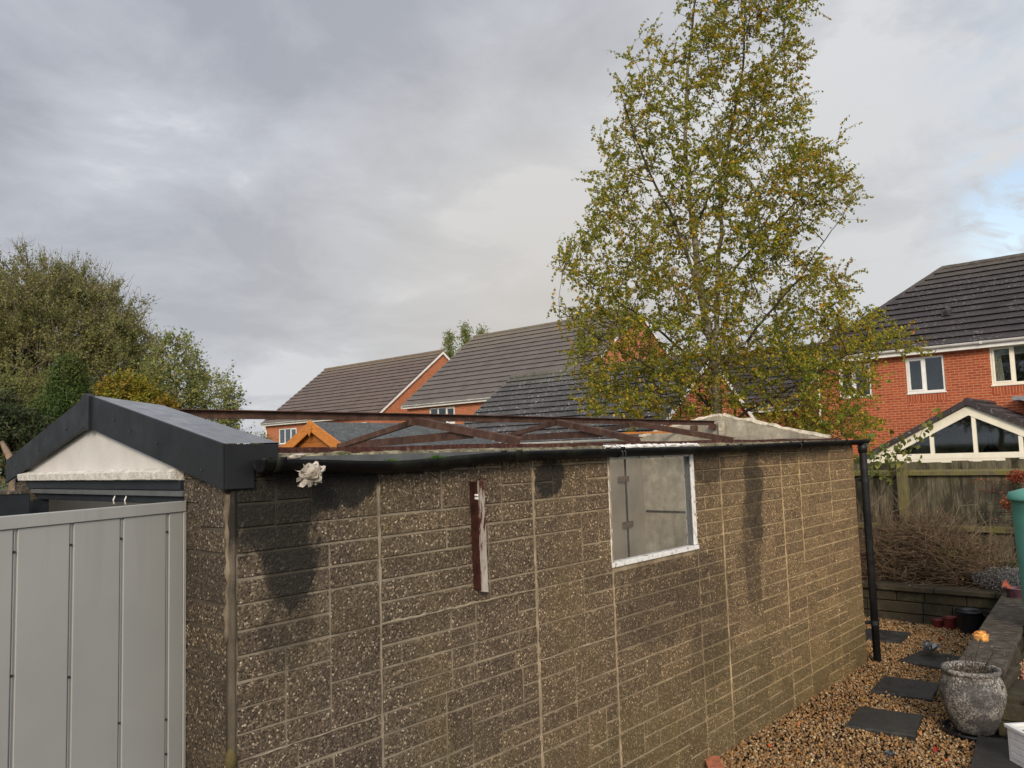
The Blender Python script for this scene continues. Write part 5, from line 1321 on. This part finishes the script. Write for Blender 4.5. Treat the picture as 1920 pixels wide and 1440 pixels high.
trunk_px = [(1352, 900, 0), (1346, 800, 0), (1340, 700, 0), (1332, 640, 0), (1318, 575, .02), (1306, 490, .0), (1300, 420, 0), (1290, 360, .05), (1284, 255, 0), (1290, 120, .0), (1302, 20, 0), (1325, -90, 0)]
tb = bpx(1356, 980)
tpts = [np.array([tb[0], tb[1], -.02])]+[bpx(*q) for q in trunk_px]
sk.chain(tpts, -1, .10, .010, 4)
for st, pts, ra, rb in (((1338, 690), [(1345, 600, .1), (1344, 520, .2), (1352, 420, .25), (1350, 330, .3), (1372, 240, .3), (1392, 130, .2), (1400, 0, .1), (1440, -100, 0)], .05, .008),
    ((1318, 575), [(1290, 480, -.3), (1262, 410, -.5), (1225, 340, -.6), (1188, 250, -.7), (1168, 180, -.7)], .035, .006),
    ((1338, 690), [(1400, 640, -.4), (1440, 590, -.7), (1500, 520, -.9), (1560, 430, -1.0)], .03, .006),
    ((1346, 760), [(1400, 715, .6), (1470, 670, .9), (1560, 640, 1.0), (1630, 580, 1.0)], .03, .006),
    ((1346, 790), [(1420, 760, -.4), (1500, 720, -.8), (1590, 665, -1.1), (1680, 650, -1.2)], .028, .006),
    ((1344, 740), [(1280, 660, .5), (1215, 600, .8), (1150, 560, 1.0), (1060, 505, 1.1)], .03, .006),
    ((1346, 780), [(1290, 720, -.5), (1220, 690, -.8), (1150, 650, -1.0), (1050, 585, -1.1)], .026, .006),
    ((1346, 800), [(1330, 760, .5), (1310, 725, .6), (1290, 700, .7)], .022, .006),
    ((1302, 437), [(1340, 340, .4), (1400, 270, .6), (1470, 200, .7)], .026, .006),
    ((1318, 575), [(1380, 500, .5), (1450, 420, .8), (1520, 350, .9), (1585, 330, .9)], .028, .006)):
    j = sk.nearest(bpx(st[0], st[1])); pts3 = [sk.p[j]]+[bpx(*q) for q in pts]; sk.chain(pts3, j, ra, rb, 4)
cand = np.stack([nr.uniform(1020, 1725, 9000), nr.uniform(-150, 840, 9000)], -1); cand = cand[in_poly(cand, birch_poly)]
keep = np.ones(len(cand), bool)
gapn = np.sin(cand[:, 0]*.031+1.0)*np.cos(cand[:, 1]*.027+.5)+.6*np.sin(cand[:, 0]*.071+cand[:, 1]*.053)
keep &= (gapn > -.45) | (nr.random(len(cand)) < .22) | (cand[:, 1] > 590)
# thinner in the lower left, denser in the middle
cand = cand[keep][:2150]
wx = np.interp(cand[:, 1], [-150, 100, 400, 650, 840], [.5, .9, 1.5, 1.9, 1.8])
offs = np.clip(nr.normal(size=len(cand)), -1.6, 1.6)*wx*.62
attr = np.array([bpx(a, b, o) for (a, b), o in zip(cand, offs)]); attr = attr[attr[:, 2] > 2.0]
sk.grow(attr, pen=.8, seglen=.22, jit=.03)
birch = empty('birch_tree', (tb[0], tb[1], 0), 'tall windblown birch with green and yellow leaves behind the garage', 'tree')
sk.mesh('trunk', M['birchbark'], birch, rtip=.0032, power=2.6, thin=M['bark'])
# thin branches darker: same skeleton carries the twigs
right = V3(rt2); wind = np.array(right)*.9+np.array([0, 0, -.15])
tipp = np.array([sk.p[i] for i in sk.tips]); tipd = np.array([sk.p[i]-sk.p[sk.par[i]] for i in sk.tips]); tipd /= np.linalg.norm(tipd, axis=1)[:, None]+1e-9
alln = np.array([i for i in range(len(sk.p)) if sk.r[i] < .012 and sk.par[i] >= 0]); ex = nr.choice(alln, 2200, replace=True)
P2 = np.concatenate([tipp, tipp, np.array([sk.p[i] for i in ex])]); D2 = np.concatenate([tipd, tipd, np.array([sk.p[i]-sk.p[sk.par[i]] for i in ex])]); D2 /= np.linalg.norm(D2, axis=1)[:, None]+1e-9
PL = twigs(P2, D2*.6+np.array([0, 0, .25]), .36, wind*.8+np.array([0, 0, -.55]), 5, .5)
polymesh('twigs', PL, .0028, .0012, M['bark'], birch)
nl = 19; n_ = len(PL); tt = nr.uniform(.1, 1.0, (n_, nl)); ii = np.minimum((tt*5).astype(int), 4); fr_ = tt*5-ii
a_ = PL[np.arange(n_)[:, None], ii]; b_2 = PL[np.arange(n_)[:, None], ii+1]; Cc = (a_+(b_2-a_)*fr_[..., None]).reshape(-1, 3)+nr.normal(size=(n_*nl, 3))*.013
Cc[:, 2] -= .015
leaves('crown', Cc, .046, M['birch'], birch, droop=.8, wind=np.array(right)*.5, aspect=.74)

def broad_tree(name, label, cen, rad, trunk_h, nattr, leaf, nleaf, lmat, bmat, twl, upb=.5, seed=0, density=None, spread=.5, r0=.2, group=None, cat='tree', bare_top=0, lean=(0, 0), tw_r=.006, extra=0):
    """cen/rad: list of ellipsoids the crown fills"""
    s = Skel(); c0 = np.array(cen[0]); base = np.array([c0[0]+lean[0], c0[1]+lean[1], 0.0])
    top = np.array([c0[0], c0[1], c0[2]+rad[0][2]*.4]); s.chain([base, base*.6+top*.4+np.array([.1, -.1, 0]), top], -1, r0, r0*.12, 8)
    at_ = []
    w8 = [r[0]*r[1]*r[2] for r in rad]; sw = sum(w8)
    for c_, r_, w_ in zip(cen, rad, w8):
        m_ = int(nattr*w_/sw); d = nr.normal(size=(m_, 3)); d /= np.linalg.norm(d, axis=1)[:, None]; rr_ = nr.uniform(.25, 1, m_)**.45
        at_.append(np.array(c_)+d*rr_[:, None]*np.array(r_)*(1+nr.normal(size=(m_, 1))*.06))
    at_ = np.concatenate(at_); at_ = at_[at_[:, 2] > trunk_h]; s.grow(at_, pen=.9, seglen=np.mean(rad[0])*.14, jit=np.mean(rad[0])*.012)
    e_ = empty(name, (base[0], base[1], 0), label, cat, group)
    s.mesh('trunk', M[bmat], e_, rtip=tw_r*1.3, power=2.3)
    tp = np.array([s.p[i] for i in s.tips]); td = np.array([s.p[i]-s.p[s.par[i]] for i in s.tips]); td /= np.linalg.norm(td, axis=1)[:, None]+1e-9
    P_ = np.repeat(tp, 3+extra, 0); D_ = np.repeat(td, 3+extra, 0); PL = twigs(P_, D_*.7+np.array([0, 0, upb]), twl, np.array([0, 0, upb*.6]), 4, spread)
    polymesh('twigs', PL, tw_r, tw_r*.4, M[bmat], e_)
    if bare_top:
        ed0 = np.min([np.linalg.norm((tp-np.array(c_))/np.array(r_), axis=1) for c_, r_ in zip(cen, rad)], axis=0); q0 = tp[(ed0 > .78) & (tp[:, 2] > c0[2]-rad[0][2]*.3)]
        q0 = np.repeat(q0, 3, 0)+nr.normal(size=(len(q0)*3, 3))*.15; PB = twigs(q0, np.tile([[0.05, -.05, 1.]], (len(q0), 1)), .7, np.array([0, 0, .3]), 4, .35); polymesh('bare_shoots', PB, .012, .004, M[bmat], e_)
    n_ = len(PL); tt = nr.uniform(.05, .95, (n_, nleaf)); ii = np.minimum((tt*4).astype(int), 3); f_ = tt*4-ii
    a_ = PL[np.arange(n_)[:, None], ii]; b_ = PL[np.arange(n_)[:, None], ii+1]; C_ = (a_+(b_-a_)*f_[..., None]).reshape(-1, 3)+nr.normal(size=(n_*nleaf, 3))*leaf*.6
    if bare_top:
        ztop = C_[:, 2].max(); zc = c0[2]; q = np.clip((C_[:, 2]-zc)/(ztop-zc), 0, 1)
        ed = np.min([np.linalg.norm((C_-np.array(c_))/np.array(r_), axis=1) for c_, r_ in zip(cen, rad)], axis=0)
        C_ = C_[nr.random(len(C_)) > bare_top*np.clip((ed-.75)*2.6, 0, 1)*(.35+.65*q)]
    leaves('crown', C_, leaf, M[lmat], e_, droop=.2)
    return e_
def ell(px, py, dep, rx, ry, rz=None):
    """ellipsoid centred on the sight line at a distance; px radii turned to metres"""
    c_ = dp(px, py, dep); k_ = dep/FPX; return tuple(c_), (rx*k_, rx*k_, ry*k_)
e1, e2, e3, e4, e5 = ell(80, 695, 32, 200, 212), ell(-120, 690, 32, 200, 205), ell(205, 700, 31, 105, 125), ell(40, 780, 30, 170, 90), ell(130, 620, 33, 110, 110)
broad_tree('oak_tree', 'big round autumn tree with bare twiggy top at the left', [e1[0], e2[0], e3[0], e4[0], e5[0]], [e1[1], e2[1], e3[1], e4[1], e5[1]], 1.5, 2800, .105, 18, 'oak', 'bark2', .75, .55, spread=.42, r0=.32, bare_top=.96, tw_r=.011, extra=2)
e1, e2, e3, e4 = ell(330, 740, 29, 62, 108), ell(395, 770, 29, 55, 75), ell(290, 800, 29, 60, 80), ell(420, 815, 28.5, 30, 40)
broad_tree('ash_tree', 'loose grey-green tree right of the big round tree', [e1[0], e2[0], e3[0], e4[0]], [e1[1], e2[1], e3[1], e4[1]], 1.5, 620, .12, 8, 'ash', 'bark2', .6, .2, spread=.6, r0=.15, tw_r=.008)
e1, e2 = ell(236, 765, 26.0, 54, 58), ell(285, 785, 26.0, 42, 42)
broad_tree('yellow_shrub', 'yellow-green autumn shrub above the white-fronted garage ridge', [e1[0], e2[0]], [e1[1], e2[1]], .8, 560, .10, 14, 'yellow', 'bark', .35, .3, r0=.07, cat='shrub')
e1, e2, e3 = ell(440, 868, 27, 45, 36), ell(490, 850, 34, 22, 26), ell(400, 880, 27, 60, 30)
broad_tree('hedge_tree', 'small brownish tree left of the farthest house', [e2[0]], [e2[1]], .5, 120, .10, 7, 'oak', 'bark', .4, .3, r0=.07)
broad_tree('hedge_bush', 'green bush behind the black roof edge', [e1[0], e3[0]], [e1[1], e3[1]], .3, 160, .10, 12, 'yellow', 'bark', .35, .3, r0=.06, cat='shrub')
e1, e2, e3 = ell(30, 830, 15, 66, 62), ell(-60, 800, 15, 90, 80), ell(35, 790, 16, 50, 40)
broad_tree('laurel_bush', 'dark evergreen bush at the left edge beside the garage', [e1[0], e2[0]], [e1[1], e2[1]], .4, 420, .07, 16, 'laurel', 'bark2', .25, .1, r0=.07, cat='shrub')
e1, e2 = ell(20, 760, 27, 80, 60), ell(60, 820, 27, 70, 50)
broad_tree('hawthorn', 'olive green straggly bush in front of the big round tree', [e1[0], e2[0]], [e1[1], e2[1]], .8, 360, .075, 11, 'oak', 'bark', .45, .2, r0=.08, cat='shrub')
# bent pale trunk at the left
b_ = MB(); tk = [dp(26, 925, 11), dp(28, 890, 11), dp(24, 868, 11), dp(14, 850, 11.2), dp(4, 830, 11.4)]
b_.tube([(tk[0][0], tk[0][1], 0)]+tk, [.09, .075, .06, .055, .045, .03], 9)
st_ = b_.build('tree_stump', simple('pale_bark', (.22, .15, .095), .9, .2, .25, 12, .5, 40), loc=(tk[0][0], tk[0][1], 0), smooth=True); tag(st_, 'bent bare pale trunk at the left edge by the garage', 'tree trunk')
# conifer: layered branches of needles
def conifer(name, label, px, pytop, pybase, dep, wpx, n, leaf, mat='conifer', blunt=.45, lean=0, sag=.15, thin=1.0):
    top = dp(px, pytop, dep); bot = dp(px, pybase, dep); zb = bot[2]; ht = top[2]-zb; R0_ = wpx*dep/FPX
    e_ = empty(name, (top[0], top[1], 0), label, 'tree'); b_ = MB(); b_.tube([(top[0], top[1], 0), (top[0], top[1], zb+ht*.5), tuple(top)], [.13, .08, .01], 8); b_.build('trunk', M['bark'], e_)
    nb = n; t_ = nr.random(nb)**.8; an = nr.uniform(0, 2*math.pi, nb); rr_ = R0_*(1-t_)**blunt*nr.uniform(.75, 1.08, nb)
    P_ = np.stack([np.full(nb, top[0]), np.full(nb, top[1]), zb+ht*t_*.96], -1); dr = np.stack([np.cos(an), np.sin(an), nr.uniform(.05, .5, nb)], -1); pl = [P_]; p = P_.copy(); k_ = 5
    for i in range(k_): p = p+dr*(rr_/k_)[:, None]; dr = dr+np.array([0, 0, sag/k_]); pl.append(p.copy())
    PL = np.stack(pl, 1); polymesh('branches', PL, .012, .004, M['bark'], e_)
    m_ = int(46*thin); tt = nr.uniform(.35, 1, (nb, m_)); ii = np.minimum((tt*k_).astype(int), k_-1); f_ = tt*k_-ii
    a_ = PL[np.arange(nb)[:, None], ii]; b2 = PL[np.arange(nb)[:, None], ii+1]; C_ = (a_+(b2-a_)*f_[..., None]).reshape(-1, 3)+nr.normal(size=(nb*m_, 3))*leaf*.9
    leaves('crown', C_, leaf, M[mat], e_, aspect=.28, wind=np.array([0, 0, .6])); return e_
conifer('pine_tree', 'dense green conifer between the big round tree and the garage roof', 130, 668, 900, 19, 66, 620, .085)
conifer('pine_tree', 'shorter green conifer low down behind the left barge board', 78, 752, 900, 18, 50, 420, .08)
for k_, (px, py, lab) in enumerate(((872, 604, 'wispy conifer tip behind the middle house roof, centre one'), (842, 622, 'wispy conifer tip behind the middle house roof, left one'), (903, 612, 'wispy conifer tip behind the middle house roof, right one'))):
    conifer('fir_tree', lab, px, py, 760, 62, (26, 22, 20)[k_], 130, .26, 'ash', .8, sag=.5, thin=.35)

# ------------------------------------------------------------------ bed planting
def heap(name, label, cat, x0, x1, y0, y1, z0, h_, n, L_, mat, r_, upb=.2, **kw):
    P_ = np.stack([nr.uniform(x0, x1, n), nr.uniform(y0, y1, n), np.zeros(n)], -1); yc, yh = (y0+y1)/2, (y1-y0)/2
    prof = np.clip(1-((P_[:, 1]-yc)/yh)**2, 0.15, 1)
    P_[:, 2] = z0+nr.random(n)**1.3*h_*prof; D_ = nr.normal(size=(n, 3)); D_[:, 2] = np.abs(D_[:, 2])*upb
    PL = twigs(P_, D_, L_, np.array([0, 0, -.35]), 5, .2); loc = V3(((x0+x1)/2, yc, z0)); PL[:, :, 2] = np.maximum(PL[:, :, 2], z0+.01); PL[:, :, 0] = np.clip(PL[:, :, 0], 9.78, 10.86)
    e_ = empty(name, loc, label, cat); polymesh('stems', PL, r_, r_*.5, M[mat], e_, 4); return e_, PL
bw, PL = heap('dead_shrub', 'tangled heap of dry brown twigs in the bed against the fence', 'shrub', 10.12, 10.7, 2.0, 3.75, .42, .66, 2600, .42, 'twig', .0036, .9)
P_ = np.stack([nr.uniform(10.3, 10.75, 130), nr.uniform(2.1, 3.7, 130), np.full(130, .6)], -1)
polymesh('shoots', twigs(P_, np.tile([[0, 0, 1.]], (130, 1)), .85, np.array([-.1, -.1, -.5]), 7, .4), .0035, .0015, M['twig'], bw, 4)
mb = MB()
for q in ([(1668, 985), (1672, 960), (1700, 950), (1730, 917)], [(1770, 1015), (1800, 948), (1832, 946)], [(1790, 1045), (1830, 1000), (1850, 985), (1835, 960)], [(1810, 1050), (1840, 1020), (1846, 1060)], [(1620, 960), (1650, 935), (1660, 900)]):
    pp = [V3(at(a, b, 0, 10.35)) for a, b in q]; mb.tube(pp, .004, 5, r1=.002)
mb.build('long_shoot', simple('pale_shoot', (.24, .19, .13), .8, .2), bw)
C_ = PL[nr.integers(0, len(PL), 900), nr.integers(1, 6, 900)]; leaves('dry_leaves', C_, .022, M['oak'], bw)
def bush(name, label, cat, c_, r_, n, leaf, mat, stem='stem', **kw):
    d = nr.normal(size=(n, 3)); d /= np.linalg.norm(d, axis=1)[:, None]; P_ = np.array(c_)+d*(nr.random((n, 1))**.4)*np.array(r_); e_ = empty(name, (c_[0], c_[1], c_[2]-r_[2]), label, cat)
    k_ = max(20, n//30); q = P_[nr.integers(0, n, k_)]; b0 = np.array([c_[0], c_[1], c_[2]-r_[2]])+nr.normal(size=(k_, 3))*[r_[0]*.3, r_[1]*.4, 0]
    PL = np.stack([b0, (b0+q)/2+nr.normal(size=(k_, 3))*.02, q], 1); polymesh('stems', PL, .003, .0015, M[stem], e_, 4); leaves('foliage', P_, leaf, M[mat], e_, **kw); return e_
bush('green_shrub', 'small bright green leafy plant right of the dry twig heap', 'plant', at(1788, 1052, 0, 10.3), (.16, .17, .17), 650, .035, 'shrubgreen')
bush('lavender', 'low grey lavender spilling over the retaining wall', 'plant', (10.08, 1.80, .53), (.24, .48, .15), 6500, .022, 'greyleaf', aspect=.25, wind=np.array([0, 0, .7]))
bush('ivy_plant', 'dark leafy ground plant behind the lavender', 'plant', (10.5, 2.0, .56), (.2, .5, .16), 1500, .03, 'laurel')
# cotoneaster: horizontal sprays on the fence
co = empty('cotoneaster', (10.7, 1.5, .45), 'wall shrub with horizontal sprays of tiny leaves on the fence at the right', 'shrub')
sp = []
for k_ in range(34):
    z = rnd.uniform(.75, 1.55); y = 1.15; n_ = 6; q = [(10.72, y, z)]; L_ = rnd.uniform(.45, 1.25)
    for i in range(n_): y += L_/n_; z += rnd.uniform(-.015, .03); q.append((10.72+rnd.uniform(-.08, .06), y, z))
    sp.append(q)
sp = np.array(sp); polymesh('stems', sp, .004, .002, M['stem'], co, 4)
ti = nr.integers(0, 34, 2300); tj = nr.integers(0, 6, 2300); f_ = nr.random(2300)[:, None]; C_ = sp[ti, tj]*(1-f_)+sp[ti, tj+1]*f_+nr.normal(size=(2300, 3))*[.02, .02, .016]
leaves('foliage', C_, .017, M['cotleaf'], co)
m_ = (C_[:, 2] > 1.42) | (nr.random(len(C_)) < .06); leaves('red_foliage', C_[m_]+nr.normal(size=(m_.sum(), 3))*.02, .024, M['redleaf'], co)
bush('red_shrub', 'small red-leaved shrub above the fence rail by the water butt', 'shrub', at(1908, 893, 0, 10.6), (.07, .12, .08), 330, .024, 'redleaf')
bush('red_shrub', 'patch of dark red leaves left of the water butt, below the fence rail', 'shrub', at(1893, 942, 0, 10.6), (.06, .09, .10), 260, .03, 'redleaf')
# climber above the downpipe
cl_ = empty('climbing_plant', (10.2, 3.2, .42), 'leafy green climber rising above the fence beside the downpipe', 'plant')
st = []
for a, b in (((1640, 930), (1640, 838)), ((1650, 930), (1692, 808)), ((1628, 930), (1622, 812)), ((1655, 930), (1742, 770)), ((1650, 930), (1672, 850))):
    p, q = at(*a, 0, 10.2), at(*b, 0, 10.2); st.append([p+(q-p)*t_+np.array([0, .05*math.sin(t_*3+a[0]), 0]) for t_ in np.linspace(0, 1, 8)])
st = np.array(st); polymesh('stems', st, .005, .002, M['stem'], cl_, 5)
ti = nr.integers(0, 5, 190); tj = nr.integers(3, 7, 190); f_ = nr.random(190)[:, None]; C_ = st[ti, tj]*(1-f_)+st[ti, tj+1]*f_+nr.normal(size=(190, 3))*[.06, .07, .05]
leaves('foliage', C_, .075, M['shrubgreen'], cl_, droop=.5, aspect=.8)
# small plant by the third slab and fallen leaves
bush('hosta_plant', 'small grey-green leafy seedling in the gravel between the slabs', 'plant', at(1742, 1212, 0, 8.35), (.09, .08, .05), 40, .07, 'greyleaf', aspect=.6)
bush('weed', 'tiny blue-green weed in the gravel at the bottom edge', 'plant', (5.62, 1.83, .03), (.04, .04, .02), 26, .04, 'greyleaf', aspect=.6)
n_ = 46; C_ = np.stack([nr.uniform(4.8, 9.6, n_), nr.uniform(1.5, 2.65, n_), np.full(n_, .028)], -1)
o = leaves('fallen_leaves', C_, .032, M['fallen'], None, 'scattered yellow and orange fallen leaves on the gravel', 'leaves'); o['kind'] = 'stuff'
for px, py, mt_, lab in ((1755, 1405, 'redleaf', 'single crimson fallen leaf on the gravel near the paving slab'), (1664, 1297, 'fallen', 'small pale leaf lying on the second stepping slab'),):
    p = at(px, py, 2, .04); q = nr.normal(size=(2, 3))*.004+p; leaves('fallen_leaf', q, .05 if mt_ == 'redleaf' else .025, M[mt_], None, lab, 'leaf')
